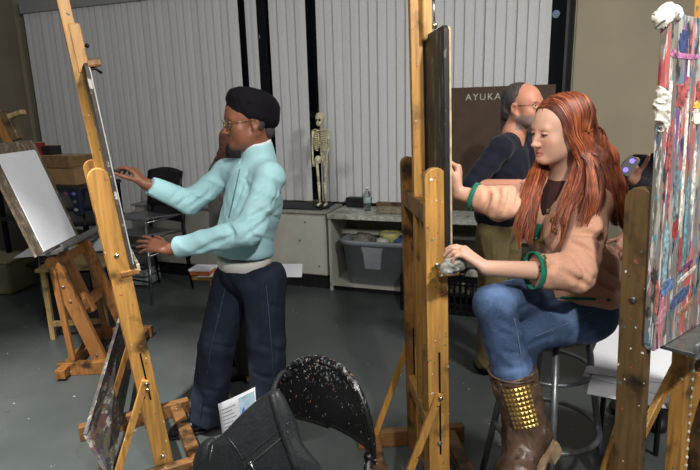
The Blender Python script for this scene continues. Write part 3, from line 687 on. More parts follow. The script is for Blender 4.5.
def creases(VF, lines, amp=.006, width=.014):
    """press fold lines (given as photo positions on the garment) into the surface: a valley with a ridge either side"""
    from mathutils.bvhtree import BVHTree
    V, Fq = VF; V = relax(V, Fq, 1); t = BVHTree.FromPolygons([Vector(v) for v in V], [tuple(map(int, q)) for q in Fq])
    fn = np.cross(V[Fq[:, 2]] - V[Fq[:, 0]], V[Fq[:, 3]] - V[Fq[:, 1]]); vn = np.zeros_like(V)
    for k in range(4): np.add.at(vn, Fq[:, k], fn)
    vn /= np.linalg.norm(vn, axis=1)[:, None] + 1e-12; D = np.zeros(len(V))
    for ln in lines:
        P = []
        for x, y in catmull([np.array(q, float) for q in ln], 12):
            d = nrm(cf + cr * (x - 350) / F + cu * (235 - y) / F); h = t.ray_cast(Vector(CC), Vector(d))
            if h[0] is not None: P.append(np.array(h[0]))
        if len(P) < 3: continue
        P = np.array(P); best = np.full(len(V), 9.); at = np.zeros(len(V))
        for i in range(len(P) - 1):
            a, b = P[i], P[i + 1]
            if np.linalg.norm(b - a) > .06: continue
            u = np.clip((V - a) @ (b - a) / ((b - a) @ (b - a) + 1e-9), 0, 1); dd = np.linalg.norm(V - a - u[:, None] * (b - a), axis=1); m = dd < best; best[m] = dd[m]; at[m] = (i + u[m]) / (len(P) - 1)
        q = (best / width) ** 2; D += -amp * (1 - .9 * q) * np.exp(-q) * np.sin(np.pi * np.clip(.12 + .76 * at, 0, 1))
    return V + vn * D[:, None], Fq
def put(name, VF, mats, parent, color=None, it=2, vis=None):
    V, Fq = VF; V = relax(V, Fq, it); off = base_loc(parent)
    me = bpy.data.meshes.new(name); me.vertices.add(len(V)); me.vertices.foreach_set('co', (V - off).ravel())
    me.loops.add(len(Fq) * 4); me.loops.foreach_set('vertex_index', Fq.ravel().astype(np.int32))
    me.polygons.add(len(Fq)); me.polygons.foreach_set('loop_start', np.arange(0, len(Fq) * 4, 4)); 
    me.update(calc_edges=True); me.validate()
    if color is not None:
        c = np.ones((len(V), 4)); c[:, :3] = color(V); at = me.color_attributes.new('tint', 'FLOAT_COLOR', 'POINT'); at.data.foreach_set('color', c.ravel())
    return link(name, me, mats, parent, True)
def lin(c): return np.array(srgb(c)[:3])
def waves(seed, n=7, f0=12, f1=40):
    rr = np.random.RandomState(seed); K = rr.normal(size=(n, 3)); K /= np.linalg.norm(K, axis=1)[:, None]; K *= rr.uniform(f0, f1, n)[:, None]; ph = rr.uniform(0, 6.28, n)
    return lambda P: sum(np.sin(P @ K[i] + ph[i]) for i in range(n)) / math.sqrt(n)
def cloth_disp(seed, amp, f0=14, f1=45, along=None):
    """long soft creases: ridges of a warped wave field, patchy"""
    rr = np.random.RandomState(seed); n = 5; K = rr.normal(size=(n, 3))
    if along is not None:
        al = nrm(along); K -= np.outer(K @ al, al) * .8
    K /= np.linalg.norm(K, axis=1)[:, None]; K *= rr.uniform(f0 * 2.2, f1 * 2.2, n)[:, None]; ph = rr.uniform(0, 6.28, n)
    wx, wy, wz = (waves(seed + 3 + q, 4, 10, 26) for q in range(3)); wm = waves(seed + 9, 5, 9, 26)
    def f(P):
        Q = P + .022 * np.stack([wx(P), wy(P), wz(P)], 1); a = sum(np.sin(Q @ K[i] + ph[i]) for i in range(n)) / math.sqrt(n)
        rg = np.exp(-(a / .42) ** 2); return amp * (rg - .15) * (.45 + .55 * np.clip(wm(P) + .3, 0, 1))
    return f
def catmull(P, n):
    P = [2 * P[0] - P[1]] + list(P) + [2 * P[-1] - P[-2]]; out = []; m = len(P) - 3
    for j in range(n):
        u = j / (n - 1) * m; i = min(int(u), m - 1); t = u - i; a, b, c, d = P[i:i + 4]
        out.append(.5 * (2 * b + (c - a) * t + (2 * a - 5 * b + 4 * c - d) * t * t + (3 * b - a - 3 * c + d) * t ** 3))
    return out
class Ray:
    """where the line of sight through a photo position meets a surface"""
    def __init__(s, o):
        from mathutils.bvhtree import BVHTree
        off = base_loc(o); s.t = BVHTree.FromPolygons([Vector(np.array(v.co) + off) for v in o.data.vertices], [tuple(p.vertices) for p in o.data.polygons])
    def __call__(s, x, y, lift=0.):
        d = nrm(cf + cr * (x - 350) / F + cu * (235 - y) / F); h = s.t.ray_cast(Vector(CC), Vector(d))
        if h[0] is None: h = s.t.find_nearest(Vector(CC + d * 1.7))
        n = np.array(h[1]); n = n if n @ d < 0 else -n
        return np.array(h[0]) + n * lift, n
def skin_mat(name, rough=.5):
    t = NT(name); a = t.n.new('ShaderNodeVertexColor'); a.layer_name = 'tint'
    f = t.noise(60, 4); c = t.mix(t.mask(f, .35, .7), a.outputs['Color'], a.outputs['Color'])
    t.bump(f, .06, .002)
    t.b.inputs['Subsurface Weight'].default_value = .08; t.b.inputs['Subsurface Radius'].default_value = (.01, .004, .002); t.b.inputs['Subsurface Scale'].default_value = .6
    return t.done(a.outputs['Color'], rough, 0, .4)
def fabric(name, c, var=.08, scale=220, bump=.25, rough=.9, big=.06, sheen=.08):
    t = NT(name); f = t.noise(scale, 3); g = t.noise(9, 4, seed=3)
    lo = tuple(v * (1 - var) for v in c); hi = tuple(min(255, v * (1 + var)) for v in c)
    col = t.ramp(f, [(.3, lo), (.7, hi)]); col = t.mix(t.mask(g, .45, .75), col, tuple(min(255, v * (1 + big)) for v in c))
    t.bump(f, bump, .002); t.b.inputs['Sheen Weight'].default_value = sheen
    return t.done(col, rough, 0, .2)
class Head:
    def __init__(s, c, fwd, roll=0., sc=1., up=(0, 0, 1)):
        s.c = np.array(c, float); s.F = nrm(fwd); s.L = nrm(np.cross(up, s.F)); s.U = np.cross(s.F, s.L)
        if roll: a = R(roll); s.L, s.U = s.L * math.cos(a) + s.U * math.sin(a), s.U * math.cos(a) - s.L * math.sin(a)
        s.s = sc; s.B = np.stack([s.L, s.F, s.U], 1)
    def __call__(s, x, y, z): return s.c + s.s * (s.L * x + s.F * y + s.U * z)
    def loc(s, V): return (V - s.c) @ s.B / s.s
    def sculpt(s, S, nose=1., jaw=1., smile=0., lips=1., brow=1.):
        k = s.s; H = s
        E = lambda c, r, kk=.02, sub=False: S.ell(H(*c), np.array(r) * k, s.B, kk * k, sub)
        E((0, -.020, .035), (.074, .096, .080)); E((0, .030, .02), (.064, .062, .07), .03)
        E((0, .034, -.035), (.057, .054, .07), .03); E((0, .028, -.072), (.050 * jaw, .056, .040), .025)
        for q in (-1, 1):
            S.cap(H(q * .056, -.01, -.055), H(q * .022, .066, -.098), .020 * k * jaw, .014 * k, .03 * k)          # jaw line
            E((q * .038, .056, -.030), (.025, .025, .022), .026); E((q * .034, .046, -.060), (.026, .028, .030), .03)                                                     # cheek
            if smile: E((q * .038, .066, -.036), (.02, .02, .016), .015)
        S.cap(H(-.008, .080, -.098), H(.008, .080, -.098), .015 * k * jaw, .015 * k * jaw, .02 * k)                                  # chin
        S.cap(H(-.036, .076, .017), H(.036, .076, .017), .012 * k * brow, .012 * k * brow, .018 * k)                                    # brow
        for q in (-1, 1): E((q * .031, .098, -.002), (.017, .017, .011), .012, True)
        for q in (-1, 1): E((q * .031, .073, -.002), (.0155, .014, .0135), .006)
        S.cap(H(0, .087, .004), H(0, .106, -.034), .0075 * k, .0105 * k * nose, .012 * k)
        E((0, .110, -.038), (.0105 * nose, .0115 * nose, .0095 * nose), .008)
        for q in (-1, 1): E((q * .0115 * nose, .098, -.041), (.0085 * nose, .011, .0075), .006)
        z0 = -.066
        for q in (-1, 1):
            S.cap(H(0, .0905, z0), H(q * .024, .079, z0 - .002 + .006 * smile), .0050 * k * lips, .004 * k, .005 * k)
            S.cap(H(0, .0895, z0 - .0112), H(q * .022, .078, z0 - .005 + .004 * smile), .0056 * k * lips, .004 * k, .005 * k)
        S.cap(H(-.017, .0945, z0 - .0055), H(.017, .0945, z0 - .0055), .002 * k, .002 * k, .004 * k, True)
        for q in (-1, 1):
            E((q * .075, -.012, -.012), (.009, .020, .031), .008); E((q * .083, -.006, -.010), (.006, .011, .019), .006, True); E((q * .073, -.004, -.038), (.008, .010, .010), .008)
    def tint(s, skin, lip, flush=None, extra=None):
        sk = lin(skin); lp = lin(lip); fl = lin(flush or skin)
        w = waves(5, 6, 30, 90)
        def f(V):
            q = s.loc(V); c = np.tile(sk, (len(V), 1)) * (1 + .05 * w(V))[:, None]
            ch = np.exp(-(((np.abs(q[:, 0]) - .042) / .022) ** 2 + ((q[:, 1] - .07) / .03) ** 2 + ((q[:, 2] + .03) / .022) ** 2)) + .8 * np.exp(-((q[:, 0] / .014) ** 2 + ((q[:, 1] - .11) / .02) ** 2 + ((q[:, 2] + .038) / .014) ** 2))
            c = c + (fl - sk) * np.clip(ch, 0, 1)[:, None] * .5
            m = np.clip((1.15 - np.sqrt((q[:, 0] / .023) ** 2 + ((q[:, 2] + .072) / .0125) ** 2)) / .25, 0, 1) * (q[:, 1] > .075)
            c = c + (lp - c) * m[:, None]
            m = np.clip((1.1 - np.sqrt((q[:, 0] / .02) ** 2 + ((q[:, 2] + .0715) / .0018) ** 2)) / .4, 0, 1) * (q[:, 1] > .075)
            c = c * (1 - .6 * m[:, None])
            if extra is not None: c = extra(q, c)
            return np.clip(c, 0, 1)
        return f
    def eyes(s, parent, skin, iris, lid=.45, brow=(60, 40, 30), browth=.0032, lashes=True):
        k = s.s; out = []
        for q in (-1, 1):
            e = s(q * .031, .0765, -.002); r = .0135 * k
            m = MB(); m.ball((0, 0, 0), r, 16, 12)
            ey = obj('eyeball', MB().lathe([(r * math.sin(a), r * math.cos(a)) for a in np.linspace(math.pi - .02, .02, 14)], e, 16, s.F), M['eyewhite'], parent, True)
            ir = MB(); fd = nrm(s.F - s.U * (.35 if lid > .5 else .08)); ir.lathe([(r * 1.03 * math.sin(a), r * 1.03 * math.cos(a)) for a in np.linspace(.48, .01, 6)], e, 14, fd); obj('iris', ir, iris, ey, True)
            lm = MB(); _, sd, uu = frame(s.L); ang0 = R(100); ang1 = R(-lid * 60 + 20)
            def fn(u, v, e=e, r=r, a0=ang0, a1=ang1):
                th = math.pi * (.04 + .92 * u); ph = a0 + (a1 - a0) * v
                return e + r * 1.14 * (s.L * math.cos(th) + math.sin(th) * (s.F * math.cos(ph) + s.U * math.sin(ph)))
            lm.grid(fn, 14, 10); obj('eyelid', lm, skin, parent, True, solid=.001)
            if lashes:
                tb = MB(); tb.tube([fn(u, 1.0) + s.F * .0008 for u in np.linspace(.08, .92, 10)], .0018, 5); obj('lashes', tb, M['lash'], parent, True)
            bm_ = MB(); bm_.tube([s(q * (.014 + .034 * u), .0905 - .020 * u * u, .0185 + .006 * math.sin(math.pi * min(1, u * 1.15)) - .002 * u) for u in np.linspace(0, 1, 9)], [browth * k * (1 - .6 * abs(2 * u - .7)) for u in np.linspace(0, 1, 9)], 6)
            obj('eyebrow', bm_, simple('brow_hair', brow, .9, var=.2, scale=200), parent, True)
M['eyewhite'] = simple('eye_white', (206, 198, 190), .25, var=.02); M['lash'] = simple('lash_dark', (30, 20, 18), .8)
def hand(S, w, f, N, right, curl=(.35, .45, .5, .55), spread=.08, thumb=(.5, .35), sc=1., tips=None):
    """palm at wrist w, fingers along f, palm facing N; five separate bent fingers"""
    f = nrm(f); N = np.array(N, float); N = nrm(N - f * (N @ f)); T = np.cross(f, N) if right else np.cross(N, f)
    w = np.array(w, float); k = sc
    for i, (x, r) in enumerate(((.024, .0125), (.008, .0130), (-.009, .0125), (-.024, .0115))):
        S.cap(w + T * x * .55 * k, w + (T * x * 1.15 + f * (.088 - .004 * abs(i - 1) * (1 + .4 * (i == 3)))) * k, .0125 * k, r * .88 * k, .012 * k)
    S.cap(w + T * .018 * k + f * .015 * k + N * .008 * k, w + (T * .03 + f * .045 + N * .012) * k, .015 * k, .013 * k, .015 * k)
    ln = (.070, .078, .072, .056)
    for i in range(4):
        x = (.024, .008, -.009, -.024)[i]; a = spread * (1.5 - i) * .6
        d0 = nrm(f * math.cos(a) + T * math.sin(a)); p = w + (T * x * 1.15 + f * (.086 - .004 * abs(i - 1))) * k; ang = 0; r = (.0086, .009, .0086, .0076)[i]
        for j, fr in enumerate((.45, .30, .25)):
            ang += curl[i] * (1.0, 1.15, .8)[j]; d = d0 * math.cos(ang) + N * math.sin(ang); q = p + d * ln[i] * fr * k
            S.cap(p, q, r * k, r * .93 * k, .0025 * k if j else .005 * k); p = q; r *= .92
        if tips is not None: tips.append(p)
    p = w + (T * .030 + f * .035 + N * .010) * k; a, b = thumb
    d = nrm(f * math.cos(a + .4) + T * math.sin(a + .4) + N * .35); q = p + d * .042 * k; S.cap(p, q, .0115 * k, .0105 * k, .008 * k)
    d = nrm(d + f * .3 + N * b - T * b * .6); p2 = q + d * .034 * k; S.cap(q, p2, .0102 * k, .0095 * k, .004 * k)
    d = nrm(d + N * b * .6 + f * .2 - T * b * .4); p3 = p2 + d * .027 * k; S.cap(p2, p3, .0095 * k, .0080 * k, .003 * k)
    if tips is not None: tips.append(p3)
    return T
def strands(mb, roots, fn, n, r0, r1, seg=12, sides=4, seed=1):
    rr = random.Random(seed)
    for i in range(n):
        pts = fn(rr, i); m = len(pts); ra = rr.uniform(r0, r1)
        mb.tube(pts, [ra * (1 - .75 * (j / (m - 1)) ** 3) for j in range(m)], sides, caps=False)
# ------------------------------------------------------------------ woman standing at the left easel
Zv = np.array([0, 0, 1.0])
def V3(*a): return np.array(a, float)
def tw(p): return atY(*p)
def woman():
    fw = nrm((-.90, -.42, 0)); lf = np.cross(Zv, fw)                            # facing, her left (towards the camera)
    pel = atY(245, 272, 2.45); ch = atY(252, 205, 2.45); nk = atY(260, 163.5, 2.45)
    LS, LE, LW = atY(270, 178, 2.31), atY(250, 231, 2.17), atY(172, 249, 2.20)
    RS, RE, RW = atY(227, 173, 2.60), atY(190, 203, 2.56), atY(146, 184, 2.46)
    LHp, LK = atY(264, 278, 2.38), atY(266, 340, 2.38); LA = V3(LK[0] - .01, 2.42, .085)
    RHp, RK = atY(234, 280, 2.52), atY(217, 345, 2.50); RA = atY(207, 416, 2.53)
    t = thing('person', 'woman in a black hat and teal zip jacket drawing at the left easel', 'person', ((LA + RA) / 2 * V3(1, 1, 0)))
    H = Head(atY(247, 120.5, 2.43), (-.89, -.46, -.10), sc=1.0)
    S = Sculpt(); H.sculpt(S, nose=1.0, lips=1.15)
    S.cap(H(0, -.03, -.06), nk, .052, .058, .03); S.cap(H(0, .0, -.085), nk + fw * .02, .045, .05, .03)
    S.cap(nk, ch, .055, .08, .03); S.ell(ch, (.11, .075, .13), np.stack([lf, fw, Zv], 1), .03); S.ell(pel - Zv * .02, (.11, .08, .09), np.stack([lf, fw, Zv], 1), .03); S.cap(ch, pel, .08, .08, .03)
    S.chain([LS, LE, LW], [.042, .036, .027], .02); S.chain([RS, RE, RW], [.042, .036, .027], .02); S.cap(ch + Zv * .08, LS, .05, .04, .02); S.cap(ch + Zv * .08, RS, .05, .04, .02)
    S.chain([LHp, LK, LA], [.07, .05, .04], .02); S.chain([RHp, RK, RA], [.07, .05, .04], .02)
    hand(S, LW + nrm(LW - LE) * .01, atY(134, 239, 2.22) - LW, (-.35, .55, -.7), False, (.12, .16, .2, .28), .25, (.35, .1), .95)
    tp = []
    hand(S, RW, V3(-.50, -.05, .72), (-.8, .05, -.55), True, (.42, .62, .72, .8), .05, (.25, .25), .95, tp)
    skin = (132, 84, 62)
    fine = [(H.c, .15, .0042), ((LW + atY(134, 239, 2.22)) / 2 , .10, .0042), (RW + V3(-.06, 0, .08), .11, .0042)]
    body = put('body', S.mesh(.011, fine), skin_mat('woman_skin', .45), t, H.tint(skin, (126, 72, 62), (142, 84, 64)), 1)
    lidm = simple('woman_eyelid', (104, 64, 48), .5)
    H.eyes(t, lidm, simple('woman_iris', (40, 26, 20), .2), .22, (48, 38, 34), .003)
    # glasses
    m = MB(); rim = lambda q: [H(q * .033 + .023 * math.cos(a), .102 - .012 * abs(math.cos(a)) * (1 if q * math.cos(a) > 0 else 0), -.004 + .019 * math.sin(a)) for a in np.linspace(0, 2 * math.pi, 20, endpoint=False)]
    for q in (-1, 1): m.tube(rim(q), .0016, 6, closed=True); m.tube([H(q * .057, .092, .002), H(q * .074, .05, .002), H(q * .079, -.01, .002)], .0016, 6)
    m.tube([H(-.010, .104, 0), H(0, .107, .003), H(.010, .104, 0)], .0016, 6)
    g = thing_part = obj('glasses', m, simple('gold_wire', (170, 150, 120), .3, 1.), t, True)
    for q in (-1, 1):
        m = MB(); m.add(rim(q), [tuple(range(20))]); obj('lens', m, clear('spectacle_glass', (236, 240, 240), .95), g)
    # hat: soft dark brimless cap leaning back
    hs = Sculpt(); A = nrm(H.U * .93 - H.F * .36); tilt = np.stack([H.L, np.cross(A, H.L), A], 1)
    hc = H(0, -.024, .006)
    hs.ell(hc + A * .016, (.091, .117, .048), tilt, .02); hs.ell(hc + A * .06 - tilt[:, 1] * .006, (.095, .119, .050), tilt, .03); hs.ell(hc + A * .085 - tilt[:, 1] * .01, (.082, .105, .040), tilt, .03); hs.ell(H(0, -.085, .0), (.060, .05, .055), H.B, .03)
    hs.ell(hc - A * .075 + H.F * .06, (.12, .12, .06), tilt, .004, True)
    put('hat', hs.mesh(.006, (), cloth_disp(3, .004, 30, 60)), fabric('hat_felt', (17, 14, 21), .15, 160, sheen=0.), t)
    hr = Sculpt(); hr.ell(H(0, -.082, -.058), (.05, .035, .035), H.B, .02)
    for q in (-1, 1): hr.ell(H(q * .066, -.035, -.02), (.012, .022, .03), H.B, .02)
    put('hair', hr.mesh(.006, (), cloth_disp(9, .006, 60, 110)), simple('dark_grey_hair', (46, 42, 44), .8, var=.4, scale=120, bump=.5), t)
    # teal fleece jacket
    J = Sculpt(); B = np.stack([lf, fw, Zv], 1)
    J.ell(ch + Zv * .03 - fw * .01, (.155, .118, .17), B, .04); J.cap(ch - fw * .005, pel + Zv * .14, .125, .132, .04); J.ell(pel + Zv * .11, (.160, .132, .085), B, .04)
    J.ell(ch + fw * .050 + lf * .06 - Zv * .04, (.06, .06, .07), B, .04); J.ell(ch + fw * .050 - lf * .06 - Zv * .04, (.06, .06, .07), B, .04)
    J.cap(ch + Zv * .13, LS, .055, .054, .04); J.cap(ch + Zv * .13, RS, .055, .054, .04); J.cap(ch + Zv * .12, nk - Zv * .01, .08, .066, .04)
    for a_, b_ in ((LS, nk), (RS, nk)): J.cap(a_ + Zv * .01, b_ - Zv * .025, .055, .052, .04)
    J.cap(LS, LE, .060, .058, .02); J.cone(LE, LW + nrm(LE - LW) * .012, .058, .043, .02)
    J.cap(RS, RE, .060, .056, .02); J.cone(RE, RW + nrm(RE - RW) * .02, .056, .043, .02)
    na = nrm(H.c - nk + fw * -.02); cb = nk - na * .04; ct = nk + na * .088
    J.cone(cb, ct, .082, .071, .02); J.cone(nk - na * .005, ct + na * .03, .058, .064, .005, True)
    J.cap(ct + fw * .08 + na * .02, nk + fw * .085 - na * .02, .014, .003, .008, True)
    hb = pel + Zv * .152
    J.ell(hb - Zv * .175, (.4, .4, .12), np.stack([lf, nrm(fw + Zv * .12), nrm(Zv - fw * .12)], 1), .004, True)
    FOLDS = [[(288, 200), (268, 219), (240, 240)], [(264, 215), (274, 217), (283, 222)], [(255, 237), (268, 240), (281, 243)], [(248, 172), (240, 192), (231, 214)], [(243, 178), (247, 186), (243, 194)], [(267, 189), (260, 194), (252, 200)], [(268, 208), (252, 216), (233, 220)],
             [(262, 217), (252, 222), (243, 226)], [(236, 235), (220, 241), (205, 246)], [(222, 240), (208, 247), (194, 253)], [(206, 194), (198, 201), (189, 208)], [(182, 185), (178, 192), (172, 200)], [(213, 181), (210, 191), (204, 200)], [(226, 222), (233, 234), (228, 246)], [(275, 180), (279, 192), (272, 204)], [(198, 192), (186, 199), (178, 206)]]
    jk = put('jacket', creases(J.mesh(.0085, [(nk + Zv * .03, .09, .005)], (lambda g: lambda P: g(P) * np.clip((nk[2] - .005 - P[:, 2]) / .06, 0, 1))(cloth_disp(21, .010, 14, 28, lf * .3 + Zv * .6 + fw))), FOLDS, .013, .0115), fabric('teal_fleece', (166, 208, 214), .04, 260, .2, .95, .03), t)
    # zip
    ry = Ray(jk); zm = MB(); zm.tube(catmull([ry(x, y, .001)[0] for x, y in ((240, 169), (238, 178), (235, 192), (232, 205), (229, 218))], 16), .0028, 6); obj('zip', zm, simple('zip_teal', (74, 116, 126), .5), jk, True)
    # white shirt band under the hem and collar
    T = Sculpt(); T.ell(pel + Zv * .06, (.152, .124, .085), B, .02); T.ell(pel - Zv * .105, (.4, .4, .13), B, .004, True); T.ell(pel + Zv * .21, (.4, .4, .14), B, .004, True)
    sh = put('shirt', T.mesh(.007), fabric('white_cotton', (222, 218, 210), .03), t)
    _, e1, e2 = frame(na); m = MB(); m.tube([nk + na * (.091 + .006 * math.cos(a)) + .061 * (e1 * math.cos(a) + e2 * math.sin(a)) for a in np.linspace(0, 2 * math.pi, 28, endpoint=False)], .008, 8, closed=True); obj('shirt_collar', m, M['white'], sh, True)
    # jeans
    Q = Sculpt(); Q.ell(pel + Zv * .02, (.146, .116, .12), B, .03); Q.ell(pel - fw * .035 - Zv * .03, (.135, .09, .10), B, .04)
    Lb = LA - Zv * .03; Rb = RA - Zv * .012
    Q.cap(LHp, LK, .100, .088, .012, fold=(.003, 2, 0)); Q.cone(LK, Lb, .088, .088, .012, fold=(.005, 4, 1)); Q.cap(RHp, RK, .100, .088, .012, fold=(.003, 2, 2)); Q.cone(RK, Rb, .088, .092, .012, fold=(.004, 4, 2))
    Q.ell(pel + Zv * .165, (.4, .4, .125), B, .004, True)
    dn = NT('dark_denim'); fz = dn.noise(240, 2, (1, 1, 3)); gz = dn.noise(7, 4, seed=2)
    c = dn.ramp(fz, [(.3, (27, 33, 46)), (.7, (42, 50, 66))]); c = dn.mix(dn.mask(gz, .5, .75), c, (54, 64, 82)); dn.bump(fz, .25, .002)
    jn = put('jeans', creases(Q.mesh(.0085, (), cloth_disp(31, .007, 12, 26, Zv)), [[(226, 276), (240, 300), (238, 328)], [(204, 342), (218, 346), (232, 349)], [(262, 300), (272, 306), (284, 309)], [(260, 345), (272, 350), (285, 352)], [(198, 386), (212, 391), (230, 392)], [(212, 300), (222, 318), (218, 338)], [(252, 372), (266, 378), (282, 376)], [(200, 405), (215, 410), (232, 412)]], .008, .016), dn.done(c, .85, 0, .2), t)
    m = MB(); 
    m.tube([RHp + fw * .06 + lf * .084, RK + fw * .05 + lf * .075, Rb + fw * .05 + lf * .075 + Zv * .02], .0016, 5); obj('seam', m, simple('denim_thread', (62, 72, 94), .8), jn, True)
    m = MB(); m.tube([LHp + lf * .102 + fw * .02, LK + lf * .090, Lb + lf * .087 + Zv * .02], .0016, 5); obj('seam', m, simple('denim_thread', (62, 72, 94), .8), jn, True)
    # shoes
    for A_ in (LA, RA):
        s = Sculpt(); g = V3(A_[0], A_[1], 0); s.ell(g - fw * .03 + Zv * .042, (.040, .06, .042), B, .02); s.cap(g + Zv * .045, g + fw * .13 + Zv * .035, .042, .036, .03); s.ell(g + fw * .14 + Zv * .03, (.046, .055, .028), B, .02); s.ell(g - Zv * .1, (.5, .5, .101), B, .002, True)
        sh = put('shoe', s.mesh(.006), simple('black_shoe_leather', (20, 20, 22), .28, var=.1), t)
        m = MB(); m.prism([(x * .04 * (1 if y < .05 else 1.05), y) for x, y in ((-1, -.08), (1, -.08), (1.1, .12), (.7, .19), (0, .205), (-.7, .19), (-1.1, .12))], g + Zv * .008, lf, fw, Zv, .016); obj('sole', m, M['black'], sh, bevel=.004)
        m = MB(); m.tube([g + fw * .05 + lf * .034 + Zv * .07, g + fw * .06 + Zv * .082, g + fw * .05 - lf * .034 + Zv * .07], .006, 8); obj('shoe_strap', m, M['black'], sh, True)
    # the stick of charcoal in the raised hand
    p = (tp[0] + tp[4]) / 2; m = MB(); m.tube([p + V3(.018, -.004, -.004), p + V3(-.04, .002, .014)], .0045, 8)
    tag(obj('charcoal_stick', m, simple('charcoal', (26, 24, 24), .9)), 'short black charcoal stick in the raised hand of the woman in teal', 'charcoal')
woman()
# ------------------------------------------------------------------ woman with long red hair on the stool
def denim(name, dark, light):
    dn = NT(name); fz = dn.noise(260, 2, (1, 1, 2)); gz = dn.noise(6, 4, seed=2)
    c = dn.ramp(fz, [(.3, dark), (.7, light)]); c = dn.mix(dn.mask(gz, .48, .72), c, tuple(min(255, v * 1.45 + 6) for v in light)); dn.bump(fz, .25, .002)
    return dn.done(c, .8, 0, .2)
SEAT = V3(.79, 2.02, .745)
def stool():
    t = thing('bar_stool', 'tall grey metal stool under the red haired woman', 'stool', SEAT * V3(1, 1, 0))
    m = MB(); m.lathe([(.02, -.03), (.165, -.03), (.175, -.015), (.172, 0), (.15, .006), (.02, .004)], SEAT, 36); obj('seat', m, simple('stool_seat_wood', (96, 84, 70), .5), t, True)
    gm = simple('grey_stool_metal', (128, 132, 134), .38, .7, var=.12); G = SEAT * V3(1, 1, 0); rg = []
    for a in (-103, -8, 170, 84):
        d = V3(math.cos(R(a)), math.sin(R(a)), 0); m = MB(); m.tube([SEAT + d * .135 - Zv * .03, G + d * .255 + Zv * .012], .0135, 12); o = obj('leg', m, gm, t, True)
        m = MB(); m.lathe([(.017, 0), (.018, .025)], G + d * .257, 12); obj('rubber_foot', m, M['black'], o)
    m = MB(); rr_ = .135 + .12 * (.70 - .30) / .7; m.tube([G + V3(rr_ * math.cos(a), rr_ * math.sin(a), .30) for a in np.linspace(0, 2 * math.pi, 40, endpoint=False)], .010, 10, closed=True); obj('foot_ring', m, gm, t, True)
    m = MB(); rr_ = .16; m.tube([G + V3(rr_ * math.cos(a), rr_ * math.sin(a), .56) for a in np.linspace(0, 2 * math.pi, 40, endpoint=False)], .008, 10, closed=True); obj('upper_ring', m, gm, t, True)
stool()
def boot(root, knee, ank, toe_dir, lab=None, studs=True):
    toe_dir = nrm(toe_dir); ax = nrm(knee - ank); sd = nrm(np.cross(toe_dir, Zv)); dn = nrm(np.cross(np.cross(toe_dir, ax), toe_dir)); up = dn
    s = Sculpt(); top = ank + ax * .20
    s.cone(ank - ax * .02, top, .066, .076, .02, fold=(.003, 3, 1)); s.ell(ank - up * .035 - toe_dir * .012, (.050, .060, .056), np.stack([sd, toe_dir, up], 1), .03)
    s.cap(ank - up * .025 + toe_dir * .02, ank - up * .058 + toe_dir * .13, .056, .044, .04); s.ell(ank - up * .060 + toe_dir * .155, (.052, .066, .038), np.stack([sd, toe_dir, up], 1), .03)
    s.cone(ank + ax * .15, top + ax * .03, .066, .069, .004, True)
    s.ell(ank - up * .595, (.5, .5, .5), None, .004, True)
    lt = spatter('brown_boot_leather', (88, 68, 55), [(62, 46, 38), (112, 90, 74)], .2, 24, rough=.38)
    b = put('boot', s.mesh(.006, (), cloth_disp(44, .006, 24, 60)), lt, root)
    m = MB(); m.prism([(x * .050, y) for x, y in ((-.9, -.06), (.9, -.06), (.8, .03), (1.1, .13), (.7, .20), (0, .218), (-.7, .20), (-1.1, .13), (-.8, .03))], ank - up * .096, sd, toe_dir, up, .014); obj('sole', m, simple('tan_sole', (150, 126, 96), .7), b, bevel=.003)
    m = MB(); m.prism([(x * .046, y) for x, y in ((-1, -.062), (1, -.062), (.9, .0), (-.9, .0))], ank - up * .118, sd, toe_dir, up, .04); obj('heel', m, simple('tan_heel', (158, 136, 108), .7), b, bevel=.003)
    m = MB(); m.tube([top + .0765 * (sd * math.cos(a) + np.cross(ax, sd) * math.sin(a)) for a in np.linspace(0, 2 * math.pi, 30, endpoint=False)], .004, 8, closed=True); obj('top_edge', m, lt, b, True)
    if studs:
        cam_d = nrm((CC - ank) - ax * ((CC - ank) @ ax)); sv = np.cross(ax, cam_d); m = MB(); nu, nv = 7, 9
        rad = lambda v: .0675 + .008 * v
        def pt(u, v, o=0): a = R(-42 + 66 * u) + .1; r_ = rad(v) + .0035 + o; return ank + ax * (.03 + .145 * v) + r_ * (cam_d * math.cos(a) + sv * math.sin(a))
        m.grid(lambda u, v: pt(u, v), 8, 10)
        for i in range(nu):
            for j in range(nv):
                q = [pt((i + a) / nu, (j + b_) / nv, .0006) for a, b_ in ((.1, .1), (.9, .1), (.9, .9), (.1, .9))]; m.add(q + [pt((i + .5) / nu, (j + .5) / nv, .006)], [(0, 1, 4), (1, 2, 4), (2, 3, 4), (3, 0, 4)])
        obj('stud_panel', m, simple('brass_studs', (206, 172, 104), .28, .9, spec=.7), b)
    m = MB(); m.tube([ank + .069 * (sd * math.cos(a) + np.cross(ax, sd) * math.sin(a)) + ax * (.012 - .01 * math.cos(a)) for a in np.linspace(0, 2 * math.pi, 30, endpoint=False)], .005, 8, closed=True); obj('ankle_strap', m, lt, b, True)
    return b
